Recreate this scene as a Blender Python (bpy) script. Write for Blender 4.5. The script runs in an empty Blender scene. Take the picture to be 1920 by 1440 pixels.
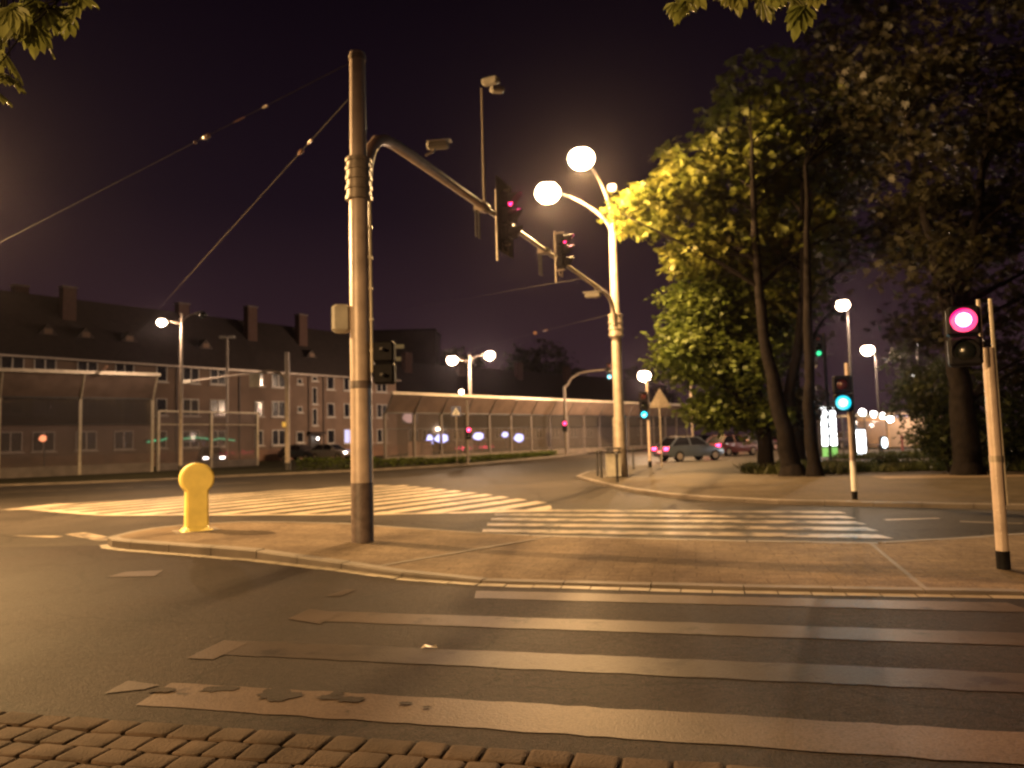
import bpy, bmesh, math, random
import numpy as np
from mathutils import Vector, Matrix

random.seed(7); rng = np.random.default_rng(7)
sc = bpy.context.scene
COL = sc.collection
R = math.radians

# ------------------------------------------------------------------ camera
F, W0, CAM_H, PITCH, ROLL = 1390.0, 1920.0, 1.65, R(4.2), R(1.5)
_c, _s = math.cos(ROLL), math.sin(ROLL)
FW = Vector((0, math.cos(PITCH), math.sin(PITCH)))
_u0 = Vector((0, -math.sin(PITCH), math.cos(PITCH))); _r0 = Vector((1, 0, 0))
RT = _c * _r0 - _s * _u0
UP = _s * _r0 + _c * _u0
EYE = Vector((0, 0, CAM_H))
cam_d = bpy.data.cameras.new('camera'); cam = bpy.data.objects.new('camera', cam_d); COL.objects.link(cam)
cam_d.sensor_width = 36.0; cam_d.lens = F / W0 * 36.0; cam_d.clip_start = 0.1; cam_d.clip_end = 2000
cam.matrix_world = Matrix.Translation(EYE) @ Matrix((RT, UP, -FW)).transposed().to_4x4()
cam_d.dof.use_dof = True; cam_d.dof.focus_distance = 4.2
cam_d.dof.aperture_fstop = cam_d.lens / 1000.0 / 0.0155
cam_d.dof.aperture_blades = 0
sc.camera = cam

# ------------------------------------------------------------------ world: clear city night, faint violet sky glow
wd = bpy.data.worlds.new('World'); sc.world = wd; wd.use_nodes = True
nt = wd.node_tree; nt.nodes.clear()
o_ = nt.nodes.new('ShaderNodeOutputWorld'); b_ = nt.nodes.new('ShaderNodeBackground')
tc = nt.nodes.new('ShaderNodeTexCoord'); sp = nt.nodes.new('ShaderNodeSeparateXYZ'); cr = nt.nodes.new('ShaderNodeValToRGB')
nt.links.new(tc.outputs['Generated'], sp.inputs[0]); nt.links.new(sp.outputs['Z'], cr.inputs[0])
nt.links.new(cr.outputs[0], b_.inputs[0]); nt.links.new(b_.outputs[0], o_.inputs[0])
e = cr.color_ramp.elements
e[0].position = 0.0; e[0].color = (0.030, 0.0142, 0.0185, 1)
e[1].position = 0.62; e[1].color = (0.0012, 0.0005, 0.0018, 1)
m_ = e.new(0.12); m_.color = (0.022, 0.0102, 0.0142, 1)
m_ = e.new(0.30); m_.color = (0.0075, 0.0036, 0.0070, 1)
b_.inputs[1].default_value = 1.0

sc.view_settings.view_transform = 'Standard'; sc.view_settings.look = 'None'
sc.view_settings.exposure = 0.3; sc.view_settings.gamma = 1.0; sc.view_settings.use_curve_mapping = False
cy = sc.cycles
cy.use_denoising = True
cy.max_bounces = 6; cy.diffuse_bounces = 3; cy.glossy_bounces = 3; cy.transmission_bounces = 4; cy.transparent_max_bounces = 24
cy.sample_clamp_indirect = 3.0; cy.caustics_reflective = False; cy.caustics_refractive = False
cy.pixel_filter_type = 'BLACKMAN_HARRIS'; cy.filter_width = 2.2

# ------------------------------------------------------------------ projection helpers (a pixel of the photo -> a real place)
def ray(px, py):
    return RT * ((px - 960) / F) + UP * ((720 - py) / F) + FW
def at(px, py, y):
    d = ray(px, py); return EYE + d * (y / d.y)
def gnd(px, py, z=0.0):
    d = ray(px, py); return EYE + d * ((z - CAM_H) / d.z)

# ------------------------------------------------------------------ materials
MATS = {}
def mat(name, col, rough=0.6, metal=0.0, var=0.25, scale=3.0, bump=0.0, bscale=40.0, spec=0.5, col2=None, detail=5.0, coat=0.0):
    if name in MATS: return MATS[name]
    m = bpy.data.materials.new(name); m.use_nodes = True; MATS[name] = m
    n = m.node_tree.nodes; l = m.node_tree.links
    p = n['Principled BSDF']
    p.inputs['Roughness'].default_value = rough; p.inputs['Metallic'].default_value = metal
    p.inputs['Specular IOR Level'].default_value = spec
    p.inputs['Coat Weight'].default_value = coat
    t = n.new('ShaderNodeTexCoord')
    nz = n.new('ShaderNodeTexNoise'); nz.inputs['Scale'].default_value = scale; nz.inputs['Detail'].default_value = detail
    l.new(t.outputs['Object'], nz.inputs['Vector'])
    mp = n.new('ShaderNodeMapRange'); mp.inputs[1].default_value = 0.3; mp.inputs[2].default_value = 0.7
    l.new(nz.outputs[0], mp.inputs[0])
    mx = n.new('ShaderNodeMix'); mx.data_type = 'RGBA'
    l.new(mp.outputs[0], mx.inputs[0])
    c2 = col2 if col2 else [min(1, c * (1 + var)) for c in col]
    c1 = [c * (1 - var) for c in col]
    mx.inputs[6].default_value = (*c1, 1); mx.inputs[7].default_value = (*c2, 1)
    l.new(mx.outputs[2], p.inputs['Base Color'])
    if bump:
        nb = n.new('ShaderNodeTexNoise'); nb.inputs['Scale'].default_value = bscale; nb.inputs['Detail'].default_value = 4
        l.new(t.outputs['Object'], nb.inputs['Vector'])
        bp = n.new('ShaderNodeBump'); bp.inputs['Strength'].default_value = bump; bp.inputs['Distance'].default_value = 0.02
        l.new(nb.outputs[0], bp.inputs['Height']); l.new(bp.outputs[0], p.inputs['Normal'])
    return m

def emit(name, col, strength):
    if name in MATS: return MATS[name]
    m = bpy.data.materials.new(name); m.use_nodes = True; MATS[name] = m
    p = m.node_tree.nodes['Principled BSDF']
    p.inputs['Base Color'].default_value = (0.3, 0.3, 0.3, 1)
    p.inputs['Emission Color'].default_value = (*col, 1); p.inputs['Emission Strength'].default_value = strength
    return m

def ground_mat(name, col, col2, rough, big=0.35, fine=90.0, bump=0.5, speck=0.5, slabs=None, cracks=0.0, spec=0.03, blend=None):
    """asphalt / paving: worn patches at two sizes, aggregate speckle, optional slab joints and cracks, bump"""
    m = bpy.data.materials.new(name); m.use_nodes = True; MATS[name] = m
    n = m.node_tree.nodes; l = m.node_tree.links; p = n['Principled BSDF']
    t = n.new('ShaderNodeTexCoord')
    def noise(sc_, det, ro=0.5):
        q = n.new('ShaderNodeTexNoise'); q.inputs['Scale'].default_value = sc_; q.inputs['Detail'].default_value = det; q.inputs['Roughness'].default_value = ro
        l.new(t.outputs['Object'], q.inputs['Vector']); return q
    def rng_(src, a, b, c, d):
        q = n.new('ShaderNodeMapRange'); q.inputs[1].default_value = a; q.inputs[2].default_value = b; q.inputs[3].default_value = c; q.inputs[4].default_value = d
        l.new(src, q.inputs[0]); return q.outputs[0]
    def mul(a, b):
        q = n.new('ShaderNodeMix'); q.data_type = 'RGBA'; q.blend_type = 'MULTIPLY'; q.inputs[0].default_value = 1; l.new(a, q.inputs[6]); l.new(b, q.inputs[7]); return q.outputs[2]
    n1 = noise(big, 7, .65); n2 = noise(fine, 4, .7); n3 = noise(fine * .22, 5, .7)
    mx = n.new('ShaderNodeMix'); mx.data_type = 'RGBA'; l.new(rng_(n1.outputs[0], .33, .68, 0, 1), mx.inputs[0])
    mx.inputs[6].default_value = (*col, 1); mx.inputs[7].default_value = (*col2, 1)
    base = mx.outputs[2]
    if blend:   # paler towards the left: falloff of the lamp light put into the colour
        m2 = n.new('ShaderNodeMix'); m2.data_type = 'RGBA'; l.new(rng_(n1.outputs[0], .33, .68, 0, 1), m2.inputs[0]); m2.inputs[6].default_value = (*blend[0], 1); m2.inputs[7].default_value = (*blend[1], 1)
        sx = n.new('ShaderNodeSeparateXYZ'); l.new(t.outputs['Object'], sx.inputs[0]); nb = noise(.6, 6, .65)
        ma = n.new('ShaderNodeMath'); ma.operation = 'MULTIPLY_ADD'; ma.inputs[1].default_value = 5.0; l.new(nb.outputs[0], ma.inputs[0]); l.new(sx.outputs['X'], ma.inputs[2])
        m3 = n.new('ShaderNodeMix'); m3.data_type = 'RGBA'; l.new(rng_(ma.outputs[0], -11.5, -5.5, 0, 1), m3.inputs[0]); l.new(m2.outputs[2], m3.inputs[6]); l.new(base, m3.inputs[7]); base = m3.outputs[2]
    c = mul(base, rng_(n2.outputs[0], .32, .68, 1 - speck, 1 + speck))
    c = mul(c, rng_(n3.outputs[0], .3, .7, 1 - speck * .55, 1 + speck * .55))
    if slabs:
        br = n.new('ShaderNodeTexBrick'); br.inputs['Scale'].default_value = 1.0; br.inputs['Brick Width'].default_value = slabs[0]; br.inputs['Row Height'].default_value = slabs[1]; br.inputs['Mortar Size'].default_value = .008
        br.inputs['Color1'].default_value = (1, 1, 1, 1); br.inputs['Color2'].default_value = (.86, .86, .86, 1); br.inputs['Mortar'].default_value = (.62, .62, .62, 1)
        mp = n.new('ShaderNodeMapping'); mp.inputs['Rotation'].default_value = (0, 0, R(13.4)); l.new(t.outputs['Object'], mp.inputs[0]); l.new(mp.outputs[0], br.inputs[0]); c = mul(c, br.outputs[0])
    if cracks:
        vo = n.new('ShaderNodeTexVoronoi'); vo.feature = 'DISTANCE_TO_EDGE'; vo.inputs['Scale'].default_value = .33
        wn = noise(1.6, 5); ad_ = n.new('ShaderNodeMix'); ad_.data_type = 'RGBA'; ad_.blend_type = 'ADD'; ad_.inputs[0].default_value = .55
        l.new(t.outputs['Object'], ad_.inputs[6]); l.new(wn.outputs[1], ad_.inputs[7]); l.new(ad_.outputs[2], vo.inputs[0])
        c = mul(c, rng_(vo.outputs[0], .002, .007, 1 - cracks, 1))
        # soft oil-dark wheel stains
        n5 = noise(.9, 4, .6); c = mul(c, rng_(n5.outputs[0], .56, .72, 1, .68))
    l.new(c, p.inputs['Base Color']); p.inputs['Specular IOR Level'].default_value = spec
    l.new(rng_(n1.outputs[0], 0, 1, rough - .10, rough + .14), p.inputs['Roughness'])
    bp = n.new('ShaderNodeBump'); bp.inputs['Strength'].default_value = bump; bp.inputs['Distance'].default_value = 0.012
    ad = n.new('ShaderNodeMath'); ad.operation = 'ADD'; l.new(n2.outputs[0], ad.inputs[0]); l.new(n3.outputs[0], ad.inputs[1])
    l.new(ad.outputs[0], bp.inputs['Height']); l.new(bp.outputs[0], p.inputs['Normal'])
    return m

def paint_mat(name, paint, under, wear, scale=2.2, rough=0.5):
    """road paint worn through to the asphalt under it in patches"""
    m = bpy.data.materials.new(name); m.use_nodes = True; MATS[name] = m
    n = m.node_tree.nodes; l = m.node_tree.links; p = n['Principled BSDF']
    t = n.new('ShaderNodeTexCoord')
    n1 = n.new('ShaderNodeTexNoise'); n1.inputs['Scale'].default_value = scale; n1.inputs['Detail'].default_value = 9; n1.inputs['Roughness'].default_value = 0.68
    n2 = n.new('ShaderNodeTexNoise'); n2.inputs['Scale'].default_value = 70; n2.inputs['Detail'].default_value = 3
    for q in (n1, n2): l.new(t.outputs['Object'], q.inputs['Vector'])
    r1 = n.new('ShaderNodeMapRange'); r1.inputs[1].default_value = wear - 0.05; r1.inputs[2].default_value = wear + 0.05; l.new(n1.outputs[0], r1.inputs[0])
    r2 = n.new('ShaderNodeMapRange'); r2.inputs[1].default_value = 0.3; r2.inputs[2].default_value = 0.6; r2.inputs[3].default_value = 0.55; l.new(n2.outputs[0], r2.inputs[0])
    mu = n.new('ShaderNodeMath'); mu.operation = 'MULTIPLY'; l.new(r1.outputs[0], mu.inputs[0]); l.new(r2.outputs[0], mu.inputs[1])
    n3 = n.new('ShaderNodeTexNoise'); n3.inputs['Scale'].default_value = 0.55; n3.inputs['Detail'].default_value = 5; l.new(t.outputs['Object'], n3.inputs['Vector'])   # tyre wear: long faded stretches
    r3 = n.new('ShaderNodeMapRange'); r3.inputs[1].default_value = 0.36; r3.inputs[2].default_value = 0.60; r3.inputs[3].default_value = 0.45; l.new(n3.outputs[0], r3.inputs[0])
    m2 = n.new('ShaderNodeMath'); m2.operation = 'MULTIPLY'; l.new(mu.outputs[0], m2.inputs[0]); l.new(r3.outputs[0], m2.inputs[1]); mu = m2
    mx = n.new('ShaderNodeMix'); mx.data_type = 'RGBA'; l.new(mu.outputs[0], mx.inputs[0])
    mx.inputs[6].default_value = (*under, 1); mx.inputs[7].default_value = (*paint, 1)
    l.new(mx.outputs[2], p.inputs['Base Color']); p.inputs['Roughness'].default_value = rough; p.inputs['Specular IOR Level'].default_value = 0.05
    bp = n.new('ShaderNodeBump'); bp.inputs['Strength'].default_value = 0.35; bp.inputs['Distance'].default_value = 0.01
    l.new(n2.outputs[0], bp.inputs['Height']); l.new(bp.outputs[0], p.inputs['Normal'])
    return m

def leaf_mat(name, col, col2):
    m = bpy.data.materials.new(name); m.use_nodes = True; MATS[name] = m
    n = m.node_tree.nodes; l = m.node_tree.links; n.clear()
    o = n.new('ShaderNodeOutputMaterial'); t = n.new('ShaderNodeTexCoord')
    nz = n.new('ShaderNodeTexNoise'); nz.inputs['Scale'].default_value = 1.3; nz.inputs['Detail'].default_value = 6
    l.new(t.outputs['Object'], nz.inputs['Vector'])
    mp = n.new('ShaderNodeMapRange'); mp.inputs[1].default_value = 0.3; mp.inputs[2].default_value = 0.7; l.new(nz.outputs[0], mp.inputs[0])
    mx = n.new('ShaderNodeMix'); mx.data_type = 'RGBA'; l.new(mp.outputs[0], mx.inputs[0])
    mx.inputs[6].default_value = (*col, 1); mx.inputs[7].default_value = (*col2, 1)
    d = n.new('ShaderNodeBsdfPrincipled'); d.inputs['Roughness'].default_value = 0.55; d.inputs['Specular IOR Level'].default_value = 0.3
    tr = n.new('ShaderNodeBsdfTranslucent'); ms = n.new('ShaderNodeMixShader'); ms.inputs[0].default_value = 0.4
    l.new(mx.outputs[2], d.inputs['Base Color']); l.new(mx.outputs[2], tr.inputs[0])
    l.new(d.outputs[0], ms.inputs[1]); l.new(tr.outputs[0], ms.inputs[2]); l.new(ms.outputs[0], o.inputs[0])
    return m

def glass_mat(name, tint, gloss=0.06, rough=0.05):
    """thin transparent acrylic sheet: see-through with a tint, a little reflection"""
    m = bpy.data.materials.new(name); m.use_nodes = True; MATS[name] = m
    n = m.node_tree.nodes; l = m.node_tree.links; n.clear()
    o = n.new('ShaderNodeOutputMaterial'); tp = n.new('ShaderNodeBsdfTransparent'); tp.inputs[0].default_value = (*tint, 1)
    g = n.new('ShaderNodeBsdfGlossy'); g.inputs['Roughness'].default_value = rough; g.inputs[0].default_value = (0.8, 0.8, 0.8, 1)
    df = n.new('ShaderNodeBsdfDiffuse'); df.inputs[0].default_value = (0.30, 0.27, 0.25, 1)
    a1 = n.new('ShaderNodeMixShader'); a1.inputs[0].default_value = 0.11
    lw = n.new('ShaderNodeLayerWeight'); lw.inputs[0].default_value = 0.5
    pw = n.new('ShaderNodeMath'); pw.operation = 'POWER'; pw.inputs[1].default_value = 4.0; l.new(lw.outputs['Facing'], pw.inputs[0])
    fr = n.new('ShaderNodeMath'); fr.operation = 'MULTIPLY_ADD'; fr.inputs[1].default_value = 0.55; fr.inputs[2].default_value = 0.03; l.new(pw.outputs[0], fr.inputs[0])
    a2 = n.new('ShaderNodeMixShader')
    l.new(tp.outputs[0], a1.inputs[1]); l.new(df.outputs[0], a1.inputs[2])
    l.new(fr.outputs[0], a2.inputs[0]); l.new(a1.outputs[0], a2.inputs[1]); l.new(g.outputs[0], a2.inputs[2]); l.new(a2.outputs[0], o.inputs[0])
    return m

ASPH = (0.036, 0.031, 0.028); DASPH = (0.018, 0.0128, 0.0125)
M_road = ground_mat('asphalt', (0.026, 0.023, 0.0215), (0.052, 0.045, 0.041), 0.62, 0.30, 75, 0.5, 0.62, cracks=.5)
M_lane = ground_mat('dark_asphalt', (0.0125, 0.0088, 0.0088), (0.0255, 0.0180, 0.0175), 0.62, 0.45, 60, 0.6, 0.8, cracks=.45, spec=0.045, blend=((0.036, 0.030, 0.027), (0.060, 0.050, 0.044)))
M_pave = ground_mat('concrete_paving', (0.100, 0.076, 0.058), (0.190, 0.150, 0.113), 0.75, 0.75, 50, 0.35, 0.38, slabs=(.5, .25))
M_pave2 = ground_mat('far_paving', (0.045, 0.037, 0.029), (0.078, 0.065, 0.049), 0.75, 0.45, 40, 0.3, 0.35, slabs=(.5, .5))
M_soil = ground_mat('soil', (0.018, 0.016, 0.010), (0.035, 0.032, 0.016), 0.9, 0.4, 20, 0.6, 0.4)
M_sand = ground_mat('joint_sand', (0.026, 0.019, 0.015), (0.042, 0.031, 0.024), 0.9, 2, 60, 0.5, 0.4)
M_stone = mat('cobble_stone', (0.064, 0.046, 0.036), 0.8, 0, 0.35, 3.5, 0.5, 60, spec=0.06)
M_kerb = mat('kerb_concrete', (0.10, 0.082, 0.070), 0.75, 0, 0.3, 1.6, 0.4, 50)
M_gutter = mat('gutter_stone', (0.21, 0.18, 0.14), 0.6, 0, 0.3, 4, 0.4, 60)
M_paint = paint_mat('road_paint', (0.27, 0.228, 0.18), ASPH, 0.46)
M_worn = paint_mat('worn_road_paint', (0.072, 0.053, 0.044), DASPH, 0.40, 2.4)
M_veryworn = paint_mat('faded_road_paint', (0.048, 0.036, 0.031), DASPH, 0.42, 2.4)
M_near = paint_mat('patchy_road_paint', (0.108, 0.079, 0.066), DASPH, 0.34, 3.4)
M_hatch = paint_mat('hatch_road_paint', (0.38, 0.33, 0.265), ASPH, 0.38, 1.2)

M_galv = mat('galvanised_steel', (0.28, 0.235, 0.195), 0.45, 0.35, 0.22, 6, 0.15, 40)
M_pole = mat('painted_mast', (0.40, 0.32, 0.275), 0.42, 0.1, 0.22, 3, 0.2, 30)
M_poledark = mat('mast_base_paint', (0.10, 0.075, 0.072), 0.5, 0.0, 0.35, 7, 0.25, 30)
M_lamppost = mat('lamp_mast_paint', (0.27, 0.225, 0.185), 0.5, 0.1, 0.2, 4)
M_black = mat('black_plastic', (0.007, 0.0065, 0.008), 0.6, 0, 0.3, 8, spec=0.08)
M_dark = mat('dark_steel', (0.030, 0.028, 0.030), 0.5, 0.4, 0.3, 8)
M_grey = mat('grey_plastic', (0.33, 0.31, 0.27), 0.55, 0, 0.15, 5)
M_white = mat('white_paint', (0.72, 0.70, 0.66), 0.5, 0, 0.1, 5)
M_yellow = mat('yellow_plastic', (0.80, 0.66, 0.19), 0.45, 0, 0.12, 4, 0.1, 20)
M_wire = mat('steel_wire', (0.055, 0.048, 0.043), 0.8, 0.0, 0.2, 5, spec=0.05)
M_insul = mat('brown_insulator', (0.20, 0.11, 0.07), 0.3, 0, 0.2, 8)
M_wall = mat('brown_plaster', (0.125, 0.083, 0.060), 0.9, 0, 0.22, 0.5, 0.3, 12)
M_wallbase = mat('plinth_plaster', (0.15, 0.085, 0.055), 0.9, 0, 0.25, 0.9, 0.3, 12)
M_roof = mat('dark_roof_tiles', (0.018, 0.011, 0.010), 0.85, 0, 0.35, 2.0, 0.6, 9)
M_brick = mat('chimney_brick', (0.055, 0.028, 0.022), 0.9, 0, 0.3, 6)
M_frame = mat('window_frame_white', (0.40, 0.37, 0.33), 0.6, 0, 0.1, 4)
M_pane = mat('dark_window_glass', (0.012, 0.012, 0.016), 0.12, 0, 0.4, 0.6)
M_bark = mat('tree_bark', (0.0075, 0.006, 0.0055), 0.95, 0, 0.4, 5, 0.9, 14, spec=0.06)
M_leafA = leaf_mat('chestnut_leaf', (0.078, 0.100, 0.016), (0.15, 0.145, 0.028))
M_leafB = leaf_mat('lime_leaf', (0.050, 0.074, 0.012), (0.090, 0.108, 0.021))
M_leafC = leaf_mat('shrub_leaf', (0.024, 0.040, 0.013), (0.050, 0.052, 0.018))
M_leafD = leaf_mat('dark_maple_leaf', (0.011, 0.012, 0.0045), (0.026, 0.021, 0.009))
M_leafN = leaf_mat('lit_chestnut_leaf', (0.11, 0.13, 0.03), (0.17, 0.17, 0.045))  # paler chestnut leaf for the near branches, lamplight put into the colour
M_grass = leaf_mat('grass_blade', (0.030, 0.045, 0.012), (0.060, 0.060, 0.020))
M_rail = mat('barrier_rail', (0.42, 0.37, 0.30), 0.45, 0.3, 0.2, 3)
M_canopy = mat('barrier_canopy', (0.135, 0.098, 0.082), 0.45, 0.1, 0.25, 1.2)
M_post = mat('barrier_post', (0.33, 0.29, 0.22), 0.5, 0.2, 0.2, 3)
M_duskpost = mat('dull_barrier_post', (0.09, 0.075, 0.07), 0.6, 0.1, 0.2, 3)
M_clear = glass_mat('clear_acrylic', (0.80, 0.78, 0.80))
M_tint = glass_mat('tinted_acrylic', (0.22, 0.20, 0.24))
M_lampglow = emit('sodium_lens', (1.0, 0.80, 0.46), 60)
M_lampfar = emit('far_sodium_lens', (1.0, 0.74, 0.50), 28)
M_lampwhite = emit('white_lamp', (1.0, 0.92, 0.84), 22)
M_red = emit('red_signal_bright', (1.0, 0.10, 0.30), 30)
M_redmid = emit('red_signal', (1.0, 0.02, 0.13), 6.0)
M_cyan = emit('green_signal_bright', (0.05, 0.80, 1.0), 26)
M_cyanmid = emit('green_signal', (0.0, 0.62, 0.85), 3.2)
M_green = emit('green_signal_far', (0.0, 0.55, 0.20), 2.0)
M_redglare = emit('red_glare_ring', (1.0, .0, .15), 2.0); M_cyanglare = emit('cyan_glare_ring', (.0, .62, .85), 1.3)
M_offR = mat('unlit_red_lens', (0.05, 0.008, 0.008), 0.25, 0, 0.1, 3)
M_offG = mat('unlit_lens', (0.006, 0.008, 0.007), 0.25, 0, 0.1, 3)

SOD = (1.0, 0.58, 0.225)
FARSOD = (1.0, 0.66, 0.42)

# ------------------------------------------------------------------ mesh builder
class MB:
    def __init__(s): s.v = []; s.f = []
    def add(s, vs, fs):
        o = len(s.v); s.v += [tuple(p) for p in vs]; s.f += [tuple(i + o for i in q) for q in fs]; return s
    def box(s, c, d, rz=0.0, rx=0.0, ry=0.0, taper=1.0):
        M = Matrix.Rotation(rz, 3, 'Z') @ Matrix.Rotation(ry, 3, 'Y') @ Matrix.Rotation(rx, 3, 'X')
        c = Vector(c); vs = []
        for z in (-1, 1):
            k = taper if z > 0 else 1.0
            for x, y in ((-1, -1), (1, -1), (1, 1), (-1, 1)):
                vs.append(c + M @ Vector((x * d[0] / 2 * k, y * d[1] / 2 * k, z * d[2] / 2)))
        return s.add(vs, [(3, 2, 1, 0), (4, 5, 6, 7), (0, 1, 5, 4), (1, 2, 6, 5), (2, 3, 7, 6), (3, 0, 4, 7)])
    def bbox(s, c, d, b=0.02, rz=0.0):
        """box with chamfered vertical and top edges"""
        M = Matrix.Rotation(rz, 3, 'Z'); c = Vector(c); hx, hy, hz = d[0] / 2, d[1] / 2, d[2] / 2
        def ring(ix, z):
            q = [(-hx + ix, -hy + ix + b), (-hx + ix + b, -hy + ix), (hx - ix - b, -hy + ix), (hx - ix, -hy + ix + b),
                 (hx - ix, hy - ix - b), (hx - ix - b, hy - ix), (-hx + ix + b, hy - ix), (-hx + ix, hy - ix - b)]
            return [c + M @ Vector((x, y, z)) for x, y in q]
        vs = ring(b, -hz) + ring(0, -hz + b) + ring(0, hz - b) + ring(b, hz); fs = []
        for k in range(3):
            for i in range(8):
                j = (i + 1) % 8; fs.append((k * 8 + i, k * 8 + j, k * 8 + 8 + j, k * 8 + 8 + i))
        fs.append(tuple(range(7, -1, -1))); fs.append(tuple(range(24, 32)))
        return s.add(vs, fs)
    def tube(s, pts, rad, n=10, cap=True):
        pts = [Vector(p) for p in pts]
        if not hasattr(rad, '__len__'): rad = [rad] * len(pts)
        vs = []; fs = []; prev = None
        for i, p in enumerate(pts):
            if i == 0: t = pts[1] - p
            elif i == len(pts) - 1: t = p - pts[i - 1]
            else: t = (pts[i + 1] - p).normalized() + (p - pts[i - 1]).normalized()
            t.normalize()
            if prev is None:
                a = Vector((1, 0, 0)) if abs(t.x) < 0.9 else Vector((0, 1, 0))
            else: a = prev
            u = (a - t * a.dot(t)).normalized(); prev = u; w = t.cross(u)
            for k in range(n):
                an = 2 * math.pi * k / n
                vs.append(p + (u * math.cos(an) + w * math.sin(an)) * rad[i])
        for i in range(len(pts) - 1):
            for k in range(n):
                j = (k + 1) % n; fs.append((i * n + k, i * n + j, i * n + n + j, i * n + n + k))
        if cap:
            fs.append(tuple(range(n - 1, -1, -1))); o = (len(pts) - 1) * n; fs.append(tuple(range(o, o + n)))
        return s.add(vs, fs)
    def sphere(s, c, r, nu=14, nv=8, sc_=(1, 1, 1), z0=-1.0, z1=1.0):
        c = Vector(c); vs = []; fs = []
        for j in range(nv + 1):
            ph = math.asin(max(-1, min(1, z0))) + (math.asin(min(1, z1)) - math.asin(max(-1, z0))) * j / nv
            for i in range(nu):
                th = 2 * math.pi * i / nu
                vs.append(c + Vector((math.cos(ph) * math.cos(th) * r * sc_[0], math.cos(ph) * math.sin(th) * r * sc_[1], math.sin(ph) * r * sc_[2])))
        for j in range(nv):
            for i in range(nu):
                k = (i + 1) % nu; fs.append((j * nu + i, j * nu + k, j * nu + nu + k, j * nu + nu + i))
        return s.add(vs, fs)
    def prism(s, poly, z0, z1):
        n = len(poly)
        z0f = z0 if callable(z0) else (lambda x, y: z0); z1f = z1 if callable(z1) else (lambda x, y: z1)
        vs = [(x, y, z0f(x, y)) for x, y in poly] + [(x, y, z1f(x, y)) for x, y in poly]
        fs = [tuple(range(n, 2 * n))] + [(i, (i + 1) % n, n + (i + 1) % n, n + i) for i in range(n)]
        return s.add(vs, fs)
    def quad(s, a, b, c, d): return s.add([a, b, c, d], [(0, 1, 2, 3)])
    def build(s, name, m, parent=None, world=False, smooth=False, kind=None):
        me = bpy.data.meshes.new(name)
        vs = s.v
        if parent is not None and world:
            r = parent
            while r.parent: r = r.parent
            Mi = (Matrix.Translation(r.location) @ r.rotation_euler.to_matrix().to_4x4()).inverted()
            vs = [tuple(Mi @ Vector(p)) for p in vs]
        me.from_pydata(vs, [], s.f); me.update()
        me.materials.append(m)
        if smooth:
            for p in me.polygons: p.use_smooth = True
            me.set_sharp_from_angle(angle=R(40))
        o = bpy.data.objects.new(name, me); COL.objects.link(o)
        if parent is not None: o.parent = parent
        if kind: o['kind'] = kind
        return o

def tag(o, label, cat, group=None):
    o['label'] = label; o['category'] = cat
    if group: o['group'] = group
    return o
def thing(name, label, cat, loc=(0, 0, 0), rz=0.0, group=None):
    o = bpy.data.objects.new(name, None); COL.objects.link(o); o.location = loc; o.rotation_euler = (0, 0, rz)
    o.empty_display_size = 0.2
    return tag(o, label, cat, group)
def dup(o, parent=None, loc=None, rz=None, label=None):
    c = o.copy(); COL.objects.link(c)
    if parent is not None: c.parent = parent
    if loc is not None: c.location = loc
    if rz is not None: c.rotation_euler = (0, 0, rz)
    if label: c['label'] = label
    for ch in list(o.children): dup(ch, c)
    return c
def light(parent, loc, watts, col=SOD, r=0.12, world=False, spot=None, aim=None):
    d = bpy.data.lights.new('bulb', 'SPOT' if spot else 'POINT'); d.energy = watts; d.color = col; d.shadow_soft_size = r
    if spot: d.spot_size = R(spot); d.spot_blend = 0.2
    o = bpy.data.objects.new('bulb', d); COL.objects.link(o)
    if parent is not None:
        r0 = parent
        while r0.parent: r0 = r0.parent
        if world:
            Mi = (Matrix.Translation(r0.location) @ r0.rotation_euler.to_matrix().to_4x4()).inverted(); loc = Mi @ Vector(loc)
        o.parent = parent
    o.location = loc
    if aim is not None: o.rotation_euler = Vector(aim).to_track_quat('-Z', 'Y').to_euler()
    return o
def struct(name, mb, m): return mb.build(name, m, kind='structure')

# ================================================================== GROUND
g = MB(); g.quad((-500, -200, -0.03), (500, -200, -0.03), (500, 900, -0.03), (-500, 900, -0.03)); struct('ground', g, M_soil)
g = MB(); g.quad((-70, -25, 0), (110, -25, 0), (110, 170, 0), (-70, 170, 0)); struct('road', g, M_road)

SL = -0.238                                   # slope of the near road's edges in plan
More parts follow.
